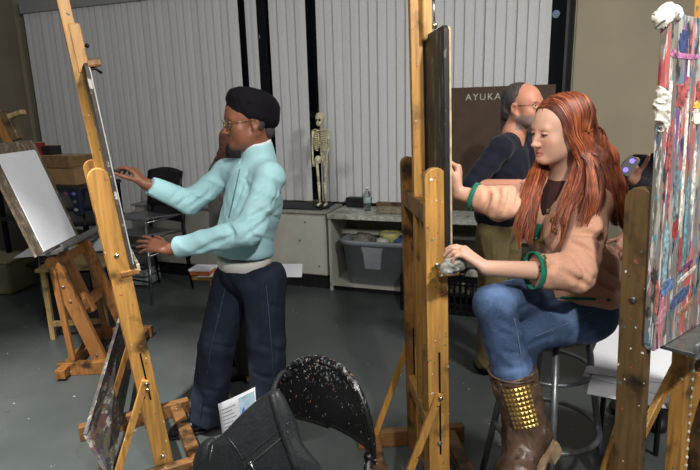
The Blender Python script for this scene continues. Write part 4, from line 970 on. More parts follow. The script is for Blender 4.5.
def redhead():
    fw = nrm((-.83, -.56, 0)); lf = np.cross(Zv, fw); B = np.stack([lf, fw, Zv], 1)
    pel = V3(.835, 1.98, .84); nk = atY(566, 176, 1.955); ch = V3(.775, 1.955, 1.17)
    LS, LE, LW = atY(594, 201, 1.82), atY(578, 273, 1.69), atY(486, 268, 1.63)
    RS, RE, RW = atY(533, 196, 2.09), atY(503, 204, 1.86), atY(459, 193, 1.94)
    RHp, RK, RA = pel + V3(-.07, .05, .02), atY(494, 305, 1.66), atY(528, 428, 1.60)
    LHp, LK, LA = pel + lf * .10 + V3(-.02, 0, -.01), atY(518, 334, 1.78), atY(521, 432, 1.84)
    t = thing('person', 'red haired woman in a peach cardigan, jeans and studded boots on a tall stool', 'person', SEAT * V3(1, 1, 0))
    H = Head(atY(559.5, 128.5, 1.90), (-.97, -.26, -.17), roll=-3, sc=.95)
    S = Sculpt(); H.sculpt(S, nose=.82, jaw=.86, lips=1.1, brow=.8)
    S.cap(H(0, -.025, -.055), nk, .047, .052, .03); S.cap(H(0, .005, -.085), nk + fw * .012, .038, .046, .03)
    S.cap(nk, ch, .05, .08, .03); S.ell(ch, (.105, .07, .12), B, .03); S.cap(ch, pel, .08, .085, .03); S.ell(pel, (.12, .10, .08), B, .03)
    S.chain([LS, LE, LW], [.040, .036, .024], .015); S.chain([RS, RE, RW], [.040, .036, .025], .015); S.cap(ch + Zv * .06, LS, .045, .04, .02); S.cap(ch + Zv * .06, RS, .045, .04, .02)
    S.chain([LHp, LK, LA], [.07, .05, .04], .02); S.chain([RHp, RK, RA], [.07, .05, .04], .02)
    tl, tr_ = [], []
    lh = atY(452, 243, 1.66); hand(S, LW + nrm(lh - LW) * .008, lh - LW, (-.75, .35, -.45), False, (.40, .55, .65, .75), .06, (.45, .35), .93, tl)
    rh = atY(452, 160, 1.98); hand(S, RW + V3(-.004, 0, .012), rh - RW + V3(.03, 0, 0), (-.85, .25, -.2), True, (.95, 1.15, 1.25, 1.3), .04, (.3, .5), .93, tr_)
    skin = (206, 162, 140)
    body = put('body', S.mesh(.011, [(H.c, .145, .0034), (LW * .45 + lh * .55, .10, .0038), (RW * .5 + rh * .5, .10, .0038)]), skin_mat('redhead_skin', .48), t, H.tint(skin, (184, 120, 108), (206, 138, 120)), 1)
    H.eyes(t, simple('redhead_eyelid', (186, 138, 118), .5), simple('redhead_iris', (64, 70, 62),   .2), .28, (122, 70, 46), .0030)
    # jeans: right leg crossed over the left
    Q = Sculpt(); Q.ell(pel - Zv * .01, (.16, .14, .10), B, .03); Q.cap(pel - Zv * .02 - fw * .03, LHp, .105, .10, .04)
    Q.cap(LHp - Zv * .01, LK, .092, .066, .03, fold=(.003, 3, 1)); Q.cap(LK, LA + nrm(LK - LA) * .12, .066, .055, .03)
    J2 = Sculpt()
    Q.cap(RHp, RK, .088, .064, .012, fold=(.004, 4, 1)); Q.cap(RK, RK * .5 + RA * .5, .064, .061, .02, fold=(.004, 2, 1)); Q.cone(RK * .5 + RA * .5, RA + nrm(RK - RA) * .17, .061, .050, .03, fold=(.003, 3, 0))
    jn = put('jeans', creases(Q.mesh(.007, (), cloth_disp(51, .006, 16, 36, V3(.6, .6, 0))), [[(500, 319), (511, 326), (523, 331)], [(518, 309), (531, 304), (545, 303)], [(498, 330), (506, 334), (516, 336)], [(528, 345), (545, 338), (560, 334)], [(500, 350), (510, 354), (522, 352)], [(502, 365), (512, 369), (524, 367)], [(560, 312), (575, 305), (592, 304)]], .007, .011), denim('blue_denim', (44, 60, 88), (76, 96, 128)), t)
    V = Ray(jn)
    def line(pxs, rad, name, mat, par, VV, push=.002, rows=6):
        pts = []
        for x, y in pxs: pts.append(VV(x, y, .0012)[0])
        m = MB(); m.tube(catmull(pts, 20), rad, rows); return obj(name, m, mat, par, True)
    th = simple('denim_seam_thread', (100, 114, 138), .8)
    line([(514, 318), (518, 338), (521, 358), (523, 374)], .0014, 'seam', th, jn, V); line([(536, 336), (556, 328), (576, 320), (592, 312)], .0014, 'seam', th, jn, V)
    boot(t, RK, RA, V3(-.62, -.72, -.30), studs=True)
    boot(t, LK, LA, V3(-.50, -.86, -.06), studs=False)
    # dark top under the cardigan
    T = Sculpt(); T.ell(ch + Zv * .03, (.125, .096, .14), B, .04); T.cap(ch + Zv * .08, nk - Zv * .012, .085, .060, .03); T.cap(ch, pel + Zv * .05, .10, .12, .04)
    put('top', T.mesh(.009, (), cloth_disp(61, .005, 20, 50)), fabric('maroon_knit', (54, 32, 32), .2), t)
    # cardigan
    C = Sculpt(); C.ell(ch + Zv * .02, (.138, .108, .155), B, .03); C.cap(ch, pel + Zv * .08, .108, .130, .03); C.ell(pel + Zv * .065 - fw * .015 + lf * .02, (.175, .150, .075), B, .04); C.ell(pel + Zv * .15 - fw * .07 + lf * .04, (.10, .09, .10), B, .04)
    C.ell(ch + fw * .05 + lf * .055 - Zv * .03, (.06, .06, .07), B, .03); C.ell(ch + fw * .05 - lf * .055 - Zv * .03, (.06, .06, .07), B, .03)
    C.cap(ch + Zv * .10, LS, .06, .058, .03); C.cap(ch + Zv * .10, RS, .06, .054, .03)
    for a_ in (LS, RS): C.cap(a_ + Zv * .005, nk - Zv * .035, .055, .045, .04)
    Lc = LE + (LW - LE) * .47; Rc = RE + (RW - RE) * .62
    C.cap(LS, LE, .060, .064, .014, fold=(.009, 2.6, 1.)); C.cone(LE, Lc, .064, .056, .02, fold=(.007, 2, .3))
    C.cap(RS, RE, .056, .054, .02, fold=(.008, 3, 2.)); C.cone(RE, Rc, .056, .047, .025, fold=(.007, 2, .8))
    C.cap(nk + fw * .06 + Zv * .05, ch + fw * .135 + Zv * .03, .055, .030, .01, True)                # open neck
    C.cap(nk, nk + Zv * .1, .055, .055, .008, True)
    C.ell(pel - Zv * .125, (.5, .5, .125), np.stack([lf, nrm(fw + Zv * .05), nrm(Zv - fw * .05)], 1), .004, True)
    CF = [[(571, 243), (588, 250), (600, 262)], [(574, 233), (592, 234), (612, 246)], [(597, 205), (606, 225), (600, 250)], [(574, 256), (586, 274), (578, 290)], [(612, 206), (617, 222), (617, 242)], [(600, 266), (610, 270), (619, 280)], [(562, 268), (576, 280), (592, 288)], [(594, 278), (606, 286), (618, 292)],
          [(483, 180), (488, 195), (484, 212)], [(494, 180), (499, 197), (492, 214)], [(506, 178), (511, 195), (505, 213)], [(521, 185), (519, 196), (516, 208)], [(556, 262), (548, 272), (550, 286)], [(602, 240), (612, 250), (620, 256)], [(536, 205), (532, 225), (524, 245)]]
    cg = put('cardigan', creases(C.mesh(.0075, (), (lambda g: lambda P: g(P) * np.clip(np.minimum(np.linalg.norm(P - Lc, axis=1), np.linalg.norm(P - Rc, axis=1)) / .07 - .5, 0, 1))(cloth_disp(71, .010, 13, 26, Zv - fw * .5))), CF, .016, .013), fabric('peach_wool', (200, 152, 126), .05, 240, .3, .95, .05), t)
    V = Ray(cg)
    gr = fabric('green_knit_trim', (22, 104, 84), .15)
    def ring(c, ax, r, w, name):
        ax = nrm(ax); _, e1, e2 = frame(ax); m = MB(); n = 28; rr = lambda a: r * (1 + .05 * math.sin(2 * a))
        pr = [(0, 0), (w, 0), (w, .005), (0, .005)]
        vs = [c + ax * x + (rr(2 * math.pi * i / n) + o) * (e1 * math.cos(2 * math.pi * i / n) + e2 * math.sin(2 * math.pi * i / n)) for i in range(n) for x, o in pr]
        m.add(vs, [(i * 4 + k, ((i + 1) % n) * 4 + k, ((i + 1) % n) * 4 + (k + 1) % 4, i * 4 + (k + 1) % 4) for i in range(n) for k in range(4)]); return obj(name, m, gr, cg, True)
    ring(Lc - nrm(LW - LE) * .004, LW - LE, .0545, .018, 'cuff_trim'); ring(Rc - nrm(RW - RE) * .004, RW - RE, .0455, .014, 'cuff_trim')
    m = MB()
    def strip(pxs, w, name, mat, push=.003):
        pts = []
        for x, y in pxs: pts.append(V(x, y, push)[0])
        pts = catmull(pts, 14); m = MB(); tg = [nrm(pts[min(i + 1, 13)] - pts[max(i - 1, 0)]) for i in range(14)]
        vs = []
        for p, g in zip(pts, tg):
            dv = nrm(CC - p); s_ = nrm(np.cross(g, dv)); vs += [p - s_ * w / 2, p + s_ * w / 2, p + s_ * w / 2 - dv * .006, p - s_ * w / 2 - dv * .006]
        m.add(vs, [(i * 4 + k, i * 4 + 4 + k, i * 4 + 4 + (k + 1) % 4, i * 4 + (k + 1) % 4) for i in range(13) for k in range(4)] + [(0, 1, 2, 3), (52, 55, 54, 53)])
        return obj(name, m, mat, cg, True)
    strip([(541, 224), (538, 238), (534, 252), (531, 264)], .024, 'front_trim', gr); strip([(548, 296), (570, 298), (592, 299), (610, 300)], .010, 'hem_trim', gr)
    for x, y in ((538, 238), (534, 254)):
        p, d = V(x, y); d = -d; m = MB(); m.lathe([(.001, 0), (.006, 0), (.006, .003), (.001, .004)], p - d * .008, 12, -d); obj('button', m, simple('teal_button', (120, 170, 160), .3), cg, True)
    petals = [simple('thread_%d' % i, c, .9) for i, c in enumerate([(72, 88, 50), (206, 166, 60), (190, 128, 58), (110, 74, 52)])]
    rr = random.Random(4)
    for x, y in ((521, 238), (519, 249), (516, 259), (553, 220), (543, 241), (549, 211), (540, 269), (555, 231)):
        p, d = V(x, y); d = -d; _, e1, e2 = frame(d); fl = None
        m = MB(); m.ball(p - d * .001, (.004, .004, .004), 8, 6); fl = obj('embroidered_flower', m, petals[1], cg, True)
        for k in range(6):
            a = k * 1.05 + rr.random(); c = p - d * .002 + (e1 * math.cos(a) + e2 * math.sin(a)) * .008; mm = MB(); mm.ball(c, (.0042, .0042, .0042), 7, 5); obj('petal', mm, petals[(0, 0, 2, 0, 3, 0)[k]], fl, True)
    # hair
    hairm = NT('auburn_hair'); f = hairm.noise(60, 4, (1, 1, .12)); hc = hairm.ramp(f, [(.25, (78, 32, 18)), (.5, (128, 62, 36)), (.75, (168, 98, 62))]); hm = hairm.done(hc, .5, 0, .4)
    K = Sculpt(); K.ell(H(0, -.026, .038), (.081, .102, .080), H.B, .02); K.ell(H(0, -.068, -.03), (.068, .05, .085), H.B, .02); K.cap(H(.02, -.075, .0), atY(604, 160, 1.93), .042, .040, .02)
    LK_ = {'far': [H(-.084, .0, -.05), atY(541, 166, 1.95), atY(533, 192, 1.87), atY(525, 222, 1.82), atY(519, 250, 1.81)],
           'front': [H(.090, -.022, -.058), atY(582, 168, 1.83), atY(574, 195, 1.765), atY(564, 220, 1.735), atY(560, 246, 1.725)],
           'mid': [H(.092, -.042, -.05), atY(590, 165, 1.82), atY(591, 190, 1.765), atY(588, 212, 1.75), atY(580, 232, 1.74)],
           'back': [H(.085, -.085, -.02), atY(602, 160, 1.84), atY(611, 186, 1.80), atY(617, 208, 1.79), atY(624, 232, 1.82)],
           'rear': [H(.03, -.12, -.02), atY(606, 158, 1.95), atY(616, 185, 1.95), atY(620, 210, 1.96), atY(623, 226, 1.97)]}
    for nm, rs in (('far', [.020, .022, .024, .016, .006]), ('front', [.020, .026, .026, .018, .006]), ('mid', [.024, .030, .024, .016, .006]), ('back', [.03, .036, .028, .018, .006]), ('rear', [.04, .045, .035, .025, .01])):
        K.chain([H((-.05 if nm == 'far' else .045), -.045 if nm != 'far' else -.01, -.04)] + LK_[nm][1:], [v * (.85 if nm in ('rear', 'back') else .5) for v in rs], .02)
    K.ell(H(0, .125, -.038), (.063, .088, .088), H.B, .014, True)
    hb_ = put('hair', K.mesh(.006, (), cloth_disp(81, .006, 40, 80, Zv)), hm, t)
    m = MB()
    def sk(d, o): d = nrm(d); return H(*(np.array([0, -.026, .038]) + np.array([.081, .102, .080]) * d * (1.03 + o)))
    def path(rr, i):
        lk = random.Random(i // 14 * 5 + 1); nm = lk.choices(('far', 'front', 'mid', 'back', 'rear'), (22, 17, 18, 26, 17))[0]; side = -1 if nm == 'far' else 1
        b = {'far': rr.uniform(0, .7), 'front': rr.uniform(0, .45), 'mid': rr.uniform(.2, .7), 'back': rr.uniform(.4, .9), 'rear': rr.uniform(.7, 1)}[nm]
        y = 1.0 - 1.6 * b; w = rr.uniform(.0, .09); Lk = LK_[nm]; sp = np.clip(lk.uniform(-1, 1) + rr.uniform(-.22, .22), -1.1, 1.1); sq = lk.uniform(-1, 1) + rr.uniform(-.3, .3)
        P = [sk((.12 + rr.uniform(-.03, .03), y, 1.0 - .35 * max(0, y)), w * .5), sk((side * (.62 - .12 * max(0, y)) + .05, y * .92, .78 - .22 * max(0, y)), w), sk((side * 1.0, y * .85 - .02, .12), w), H(side * (.085 + .05 * w), .034 - .088 * b, -.016)]
        rad = (.026, .030, .034, .034, .027)
        L = rr.uniform(.72, 1.0)
        if nm != 'rear': P.append(H(side * (.093 + .06 * w), .016 - .095 * b, -.075))
        for q, r_ in list(zip(Lk, rad))[0 if nm == 'rear' else 1:]: P.append(q + cr * sp * r_ + nrm(CC - q) * (.010 + .018 * (1 - sp * sp) + .007 * sq) * (1 if nm != 'rear' else .8))
        P = catmull(P, 30)[:int(30 * L) if nm != 'rear' else 30]; q_ = random.Random(i // 14 * 7 + 3); a, f_, A = q_.uniform(0, 6.28) + rr.uniform(-.4, .4), q_.uniform(1.8, 3.0), q_.uniform(.003, .010) * rr.uniform(.7, 1.2); out = []
        for j, p in enumerate(P):
            u = j / 29; out.append(p + A * max(0, u - .3) * 1.5 * (cr * math.sin(f_ * 6.28 * u + a) + .6 * H.L * math.cos(f_ * 5.5 * u + a)))
        return out
    tones = [hm] + [simple(n_, c_, .45, var=.18, scale=50, stretch=(1, 1, .2)) for n_, c_ in (('copper_strands', (156, 82, 46)), ('dark_auburn_strands', (82, 38, 24)), ('gold_strands', (172, 102, 62)))]
    for tn, cnt, sd_ in zip(tones, (900, 420, 560, 100), (12, 13, 14, 15)):
        m = MB(); strands(m, None, lambda rr, i: path(rr, i + sd_ * 97), cnt, .0012, .0026, sides=4, seed=sd_); obj('hair_strands', m, tn, hb_, True)
    return H, LW, lh, tl
RH_, RLW, Rlh, Rtips = redhead()
c = Rlh * .55 + RLW * .45 + V3(-.035, .02, -.035); K = Sculpt(); K.ell(c, (.035, .03, .026), None, .01); K.ell(c + V3(-.022, 0, -.016), (.024, .022, .022), None, .01); K.ell(c + V3(.016, -.012, .014), (.02, .018, .02), None, .01)
t = thing('eraser_rag', 'crumpled grey rag held in the lower hand of the red haired woman', 'rag', c - Zv * .04)
put('cloth', K.mesh(.004, (), cloth_disp(91, .012, 60, 140)), simple('grey_rag_cloth', (150, 148, 142), .9, var=.3, scale=60), t)
# ------------------------------------------------------------------ the other people
def figure(label, cat_loc, hd, hfwd, nk, fw, pel, arms, legs, skin, cols, hair, lip=None, smile=0, roll=0, sc=1., beard=None, hands=(), shoe=(24, 22, 22), extra_head=None, vneck=False, sleeve=1.0, sleeve2=1.0, beardless=True):
    """arms: [(S,E,W,right)], legs: [(hip,knee,ankle)]"""
    fw = nrm(fw); lf = np.cross(Zv, fw); B = np.stack([lf, fw, Zv], 1); ch = nk * .42 + pel * .58 + Zv * .10
    t = thing('person', label, 'person', cat_loc)
    H = Head(hd, hfwd, roll=roll, sc=sc); S = Sculpt(); H.sculpt(S, smile=smile)
    S.cap(H(0, -.03, -.05), nk, .052, .06, .03); S.cap(nk, ch, .06, .09, .03); S.ell(ch, (.12, .08, .14), B, .03); S.cap(ch, pel, .085, .085, .03); S.ell(pel, (.12, .09, .09), B, .03)
    fine = [(H.c, .15, .0045)]
    for (a, e, w, rt), hnd in zip(arms, hands):
        S.chain([a, e, w], [.046, .038, .028], .02); S.cap(ch + Zv * .08, a, .05, .042, .02)
        if hnd: hand(S, w, hnd[0], hnd[1], rt, hnd[2], .06, (.35, .3), .95); fine.append((w + nrm(hnd[0]) * .09, .11, .0048))
    for h, k, a in legs: S.chain([h, k, a], [.07, .05, .04], .02)
    def ex(q, c):
        if beard is None: return c
        m = np.clip((-.052 - q[:, 2] + .25 * np.maximum(0, np.abs(q[:, 0]) - .035)) / .014, 0, 1) * (q[:, 1] > -.01) * (q[:, 2] > -.125)
        m = np.maximum(m, ((np.abs(q[:, 0]) < .03) & (q[:, 2] < -.048) & (q[:, 2] > -.064) & (q[:, 1] > .05)) * .8)
        mouth = (np.abs(q[:, 0]) < .024) & (np.abs(q[:, 2] + .0705) < .008)
        return c + (lin(beard) - c) * (m * ~mouth * .85)[:, None]
    put('body', S.mesh(.011, fine), skin_mat('skin_tone'), t, H.tint(skin, lip or tuple(v * .8 for v in skin), None, ex))
    H.eyes(t, simple('eyelid_skin', tuple(v * .85 for v in skin), .5), simple('dark_iris', (44, 32, 26), .2), .3, tuple(v * .6 for v in hair[0]), .0035, False)
    C = Sculpt(); C.ell(ch + Zv * .03, (.165, .118, .17), B, .04); C.cap(ch, pel + Zv * .08, .125, .135, .04); C.ell(pel + Zv * .06, (.165, .135, .08), B, .03)
    for i, (a, e, w, rt) in enumerate(arms):
        sl = (sleeve, sleeve2)[i]; C.cap(ch + Zv * .11, a, .07, .062, .03); C.cap(a + Zv * .01, nk - Zv * .03, .055, .05, .03); C.cap(a, e, .064, .056, .014, fold=(.006, 3, 1)); C.cone(e, e + (w - e) * sl, .056, .056 - .014 * sl, .014, fold=(.006, 3, .4))
    if vneck: C.cap(nk + fw * .07 + Zv * .03, ch + fw * .13 + Zv * .075, .05, .006, .008, True)
    C.cap(nk, nk + Zv * .1, .058, .06, .006, True)
    put('sweater', C.mesh(.010, (), cloth_disp(int(nk[0] * 100) % 50, .009, 14, 34)), cols[0], t)
    Q = Sculpt(); Q.ell(pel, (.15, .12, .12), B, .03)
    for h, k, a in legs: Q.cap(h, k, .095, .078, .012); Q.cone(k, a - Zv * .04, .078, .07, .012)
    Q.ell(pel + Zv * .17, (.4, .4, .12), B, .004, True)
    put('trousers', Q.mesh(.010, (), cloth_disp(7, .008, 14, 34)), cols[1], t)
    for h, k, a in legs:
        s = Sculpt(); g = V3(a[0], a[1], 0); s.ell(g - fw * .03 + Zv * .042, (.040, .06, .042), B, .02); s.cap(g + Zv * .045, g + fw * .13 + Zv * .035, .042, .036, .03); s.ell(g + fw * .14 + Zv * .03, (.046, .055, .028), B, .02); s.ell(g - Zv * .1, (.5, .5, .101), B, .002, True)
        put('shoe', s.mesh(.009), simple('shoe_leather', shoe, .4), t)
    K = Sculpt()
    for c_, r_ in hair[1]: K.ell(H(*c_), np.array(r_) * sc, H.B, .015)
    K.ell(H(0, .13, -.045), (.072 * sc, .096 * sc, .098 * sc), H.B, .008, True)
    hr = put('hair', K.mesh(.006, (), cloth_disp(13, .006, 50, 100)), simple('head_hair', hair[0], .6, var=.35, scale=120, stretch=(1, 1, .3), bump=.4), t)
    return t, H
SHORT = [((0, -.028, .040), (.082, .102, .082)), ((0, -.08, -.02), (.072, .045, .07)), ((.07, -.03, -.01), (.014, .03, .04)), ((-.07, -.03, -.01), (.014, .03, .04))]
# bearded man in a navy sweater
def man():
    hd = atY(524, 105, 3.10); nk = atY(514, 133, 3.13); fw = nrm((.78, -.62, 0)); sd = np.cross(fw, Zv); pel = V3(nk[0] - .06, 3.15, .90)
    RS = nk + sd * .185 - Zv * .075; LS = nk - sd * .185 - Zv * .075
    RE = atY(471, 186, 2.93); RW = RE + nrm(V3(.62, -.25, .04)) * .25; LE = LS + V3(.06, -.03, -.28); LW = LE + nrm(V3(-.35, -.75, .15)) * .24
    lg = []
    for q in (1, -1):
        h = pel + sd * q * .09 - Zv * .04; a = V3(h[0] + sd[0] * q * .02, h[1] + sd[1] * q * .02, .085); lg.append((h, (h + a) / 2 + fw * .02, a))
    t, H = figure('bearded man in a navy sweater laughing in front of the brown board', V3(pel[0], pel[1], 0), hd, (.62, -.78, .02), nk, fw, pel,
        [(RS, RE, RW, True), (LS, LE, LW, False)], lg, (198, 138, 112), (fabric('navy_knit', (24, 26, 38), .15), fabric('khaki_cotton', (122, 108, 72), .08)), ((64, 58, 56), [((0, -.034, .040), (.080, .096, .080)), ((0, -.085, -.02), (.066, .04, .06))] + [((0, -.115, -.055), (.026, .03, .045)), ((0, -.125, -.12), (.018, .02, .055))]),
        (160, 84, 74), 1, 4, 1.04, (120, 112, 106), [(V3(.8, -.5, 0), V3(.2, -.3, -.9), (.3, .35, .4, .4)), (V3(-.6, -.7, .1), V3(-.3, .3, -.9), (.3, .35, .4, .4))], vneck=True, sleeve=.12, sleeve2=.2)
    m = MB(); rim = lambda q: [H(q * .033 + .023 * math.cos(a), .102 - .012 * abs(math.cos(a)) * (1 if q * math.cos(a) > 0 else 0), -.004 + .017 * math.sin(a)) for a in np.linspace(0, 2 * math.pi, 20, endpoint=False)]
    for q in (-1, 1): m.tube(rim(q), .0016, 6, closed=True); m.tube([H(q * .057, .092, .002), H(q * .076, .05, .002), H(q * .081, -.01, .002)], .0016, 6)
    m.tube([H(-.010, .104, 0), H(0, .107, .003), H(.010, .104, 0)], .0016, 6); obj('glasses', m, simple('copper_wire', (120, 70, 54), .3, 1.), t, True)
    m = MB(); m.grid(lambda u, v: H(-.020 + .04 * u, .0965 - 12 * (u - .5) ** 2 * .0045, -.066 - .009 * v * math.sin(math.pi * (.12 + .76 * u))), 10, 5); obj('teeth', m, simple('teeth', (226, 216, 200), .3), t, True, solid=.002)
man()
# grey figure behind the woman in teal
def behind():
    nk = atY(225, 164, 3.15); hd = atY(236.5, 143, 3.12); fw = nrm((-.92, -.2, 0)); sd = np.cross(fw, Zv); pel = V3(nk[0] + .02, 3.17, .88)
    RS = nk + sd * .17 - Zv * .06; LS = nk - sd * .17 - Zv * .06
    RE = RS + V3(-.05, 0, -.28); RW = RE + V3(.1, -.05, -.2); LE = LS + V3(-.05, 0, -.28); LW = LE + V3(.1, -.08, -.2)
    lg = []
    for q in (1, -1):
        h = pel + sd * q * .09 - Zv * .04; a = V3(h[0] + .03, h[1] + sd[1] * q * .02, .085); lg.append((h, (h + a) / 2 + fw * .02, a))
    figure('person in a grey sweater, mostly hidden behind the woman in teal', V3(pel[0], pel[1], 0), hd, (-.95, -.15, -.15), nk, fw, pel, [(RS, RE, RW, True), (LS, LE, LW, False)], lg,
        (118, 76, 60), (fabric('grey_sweater', (112, 108, 106), .1), fabric('dark_trousers', (40, 42, 40), .1)), ((30, 24, 24), SHORT + [((.06, .02, -.05), (.022, .05, .07)), ((-.06, .02, -.05), (.022, .05, .07))]), hands=[None, None])
behind()
# person raising a phone behind the right easel
def phone_person():
    hd = atY(676, 118, 2.55); nk = hd + V3(.03, .02, -.19); fw = nrm((-.75, -.66, 0)); sd = np.cross(fw, Zv); pel = V3(nk[0] + .02, nk[1] + .02, .88)
    RS = nk + sd * .17 - Zv * .06; LS = nk - sd * .17 - Zv * .06
    RE = atY(652, 203, 2.48); RW = atY(633, 181, 2.46); LE = LS + V3(-.06, .0, -.27); LW = atY(628, 236, 2.45)
    lg = []
    for q in (1, -1):
        h = pel + sd * q * .09 - Zv * .04; a = V3(h[0] - .01, h[1] + sd[1] * q * .02, .085); lg.append((h, (h + a) / 2 + fw * .02, a))
    t, H = figure('person in black behind the right easel holding up a phone, face hidden by the board', V3(pel[0], pel[1], 0), hd, fw - Zv * .1, nk, fw, pel, [(RS, RE, RW, True), (LS, LE, LW, False)], lg,
        (150, 108, 88), (fabric('black_sweater', (22, 22, 28), .15), fabric('black_trousers', (26, 24, 28), .1)), ((36, 28, 26), SHORT), hands=[(atY(629, 164, 2.46) - RW, V3(-.2, -.9, .2), (.7, .7, .7, .7)), (V3(-.5, -.5, -.5), V3(-.3, .3, -.6), (.4, .4, .4, .4))], sleeve=.98, sleeve2=.9)
    c = atY(629, 166, 2.40); ex = nrm(cr * .55 + cu * .75); ey = nrm(np.cross(nrm(CC - c), ex)); n = np.cross(ex, ey); p = thing('phone', 'small black phone with violet lit screen raised behind the red haired woman', 'phone', c)
    w, h = .026, .046; pr = []
    for cx, cy in ((1, 1), (-1, 1), (-1, -1), (1, -1)):
        for k in range(5): a = math.atan2(cy, cx) - math.pi / 4 + math.pi / 2 * k / 4; pr.append((cx * (h - .008) + .008 * math.cos(a), cy * (w - .008) + .008 * math.sin(a)))
    m = MB(); m.prism(pr, c, ex, ey, n, .009); obj('case', m, simple('phone_case', (12, 12, 14), .5), p)
    for s in (-1, 1):
        q = [(s * .024 + .012 * math.cos(a), .002 + .011 * math.sin(a)) for a in np.linspace(0, 2 * math.pi, 20, endpoint=False)]
        if n @ (CC - c) < 0: nn = -n
        else: nn = n
        m = MB(); m.prism(q, c + nn * .005, ex, ey, n, .002); obj('lit_screen', m, spot_glow('violet_screen', (118, 96, 230), .7), p)
phone_person()
# crumpled tape stuck on the edge of the right hand board
tb_ = next(o for o in COL.objects if o.name == 'painting_board')
for pts in (((-.275, 1.79, .02), (-.255, 1.80, .02), (-.23, 1.80, .018), (-.30, 1.785, .012), (-.29, 1.772, .010), (-.21, 1.80, .014)), ((-.262, 1.60, .012), (-.267, 1.575, .014), (-.257, 1.555, .014), (-.27, 1.54, .008), (-.272, 1.615, .007), (-.255, 1.525, .01))):
    K = Sculpt()
    for y, h, q in pts: K.ell(E4.P(.05, y, h), (q, q * .8, q * 1.15), None, .006)
    put('crumpled_tape', K.mesh(.004, (), cloth_disp(17, .012, 50, 120)), M['tape'], tb_)
# ------------------------------------------------------------------ background clutter on the left
M['chrome'] = simple('dull_chrome', (132, 134, 136), .3, .85); M['cardboard'] = simple('brown_cardboard', (150, 118, 78), .8, var=.08, scale=10)
def card(name, c, size, rz, lab, mat, flap=True, cat='box', group=None, loc=None):
    t = thing(name, lab, cat, np.array(c) - (0, 0, size[2] / 2), group); a = R(rz)
    m = MB(); m.box(c, size, a); obj('body', m, mat, t, bevel=.004)
    ex, ey = V3(math.cos(a), math.sin(a), 0), V3(-math.sin(a), math.cos(a), 0); tp = np.array(c) + Zv * (size[2] / 2 + .002)
    m = MB(); m.box(tp, (size[0], size[1] * .48, .004), a); m.box(tp + ey * 0, (size[0] * .98, .05, .007), a); obj('lid_tape', m, simple('parcel_tape', (176, 150, 108), .4), t)
    return t
rackY = 5.05
def at_rack(x, z): return V3(x, rackY, z)
t = thing('storage_rack', 'dark metal storage rack at the back left under the cardboard boxes', 'rack', V3(-2.75, 5.15, 0))
for z in (.22, .66, .98):
    m = MB(); m.box((-2.75, 5.15, z), (1.05, .5, .03), -WA); obj('rack_shelf', m, simple('dark_rack_shelf', (46, 42, 38), .6), t, bevel=.003)
for i in (-1, 1):
    for j in (-1, 1):
        p = V3(-2.75, 5.15, 0) + Ww * i * .5 + Wn * j * .22; m = MB(); m.box(p + Zv * .5, (.035, .035, 1.0), -WA); obj('rack_post', m, M['iron'], t)
rk = lambda s, tt, z: V3(-2.75, 5.15, z) + Ww * s + Wn * tt
card('cardboard_box', rk(.10, .02, 1.065), (.62, .40, .14), -20, 'wide brown cardboard box lowest on the back left rack', M['cardboard'])
card('cardboard_box', rk(.06, .04, 1.19), (.50, .34, .10), -20, 'brown cardboard box stacked on the wide box at back left', simple('dark_cardboard', (128, 98, 64), .8))
card('red_box', rk(-.20, .0, 1.30), (.10, .12, .12), -15, 'small red and black box on top of the cardboard boxes at back left', simple('red_card', (140, 46, 46), .6))
card('white_box', rk(-.36, .0, 1.20), (.15, .16, .12), -22, 'small pale box left of the red box at back left', simple('pale_card', (186, 180, 166), .7))
card('black_box', rk(-.08, .06, 1.285), (.11, .12, .09), -20, 'small black box right of the red box at back left', simple('black_card', (34, 30, 32), .6))
card('brown_carton', rk(-.28, .0, 1.06), (.16, .3, .12), -20, 'dark brown carton left of the wide cardboard box at back left', simple('umber_card', (84, 62, 44), .7))
c = rk(.27, -.24, .86); t = thing('tool_caddy', 'dark blue plastic caddy of small pots hung on the back left rack', 'caddy', c - Zv * .12)
m = MB(); m.box(c, (.50, .05, .24), -WA); obj('panel', m, simple('navy_plastic', (24, 34, 54), .5), t, bevel=.006)
rr = random.Random(11)
for i in range(5):
    for j in range(3):
        m = MB(); p = c + Ww * (-.20 + .10 * i) - Wn * .035 + Zv * (-.07 + .07 * j); m.ball(p, (.022, .015, .018), 8, 6); obj('paint_pot', m, simple('pot_%d_%d' % (i, j), (rr.randint(60, 190),) * 3 if rr.random() < .5 else (rr.randint(50, 120), rr.randint(60, 130), rr.randint(90, 170)), .5), t, True)
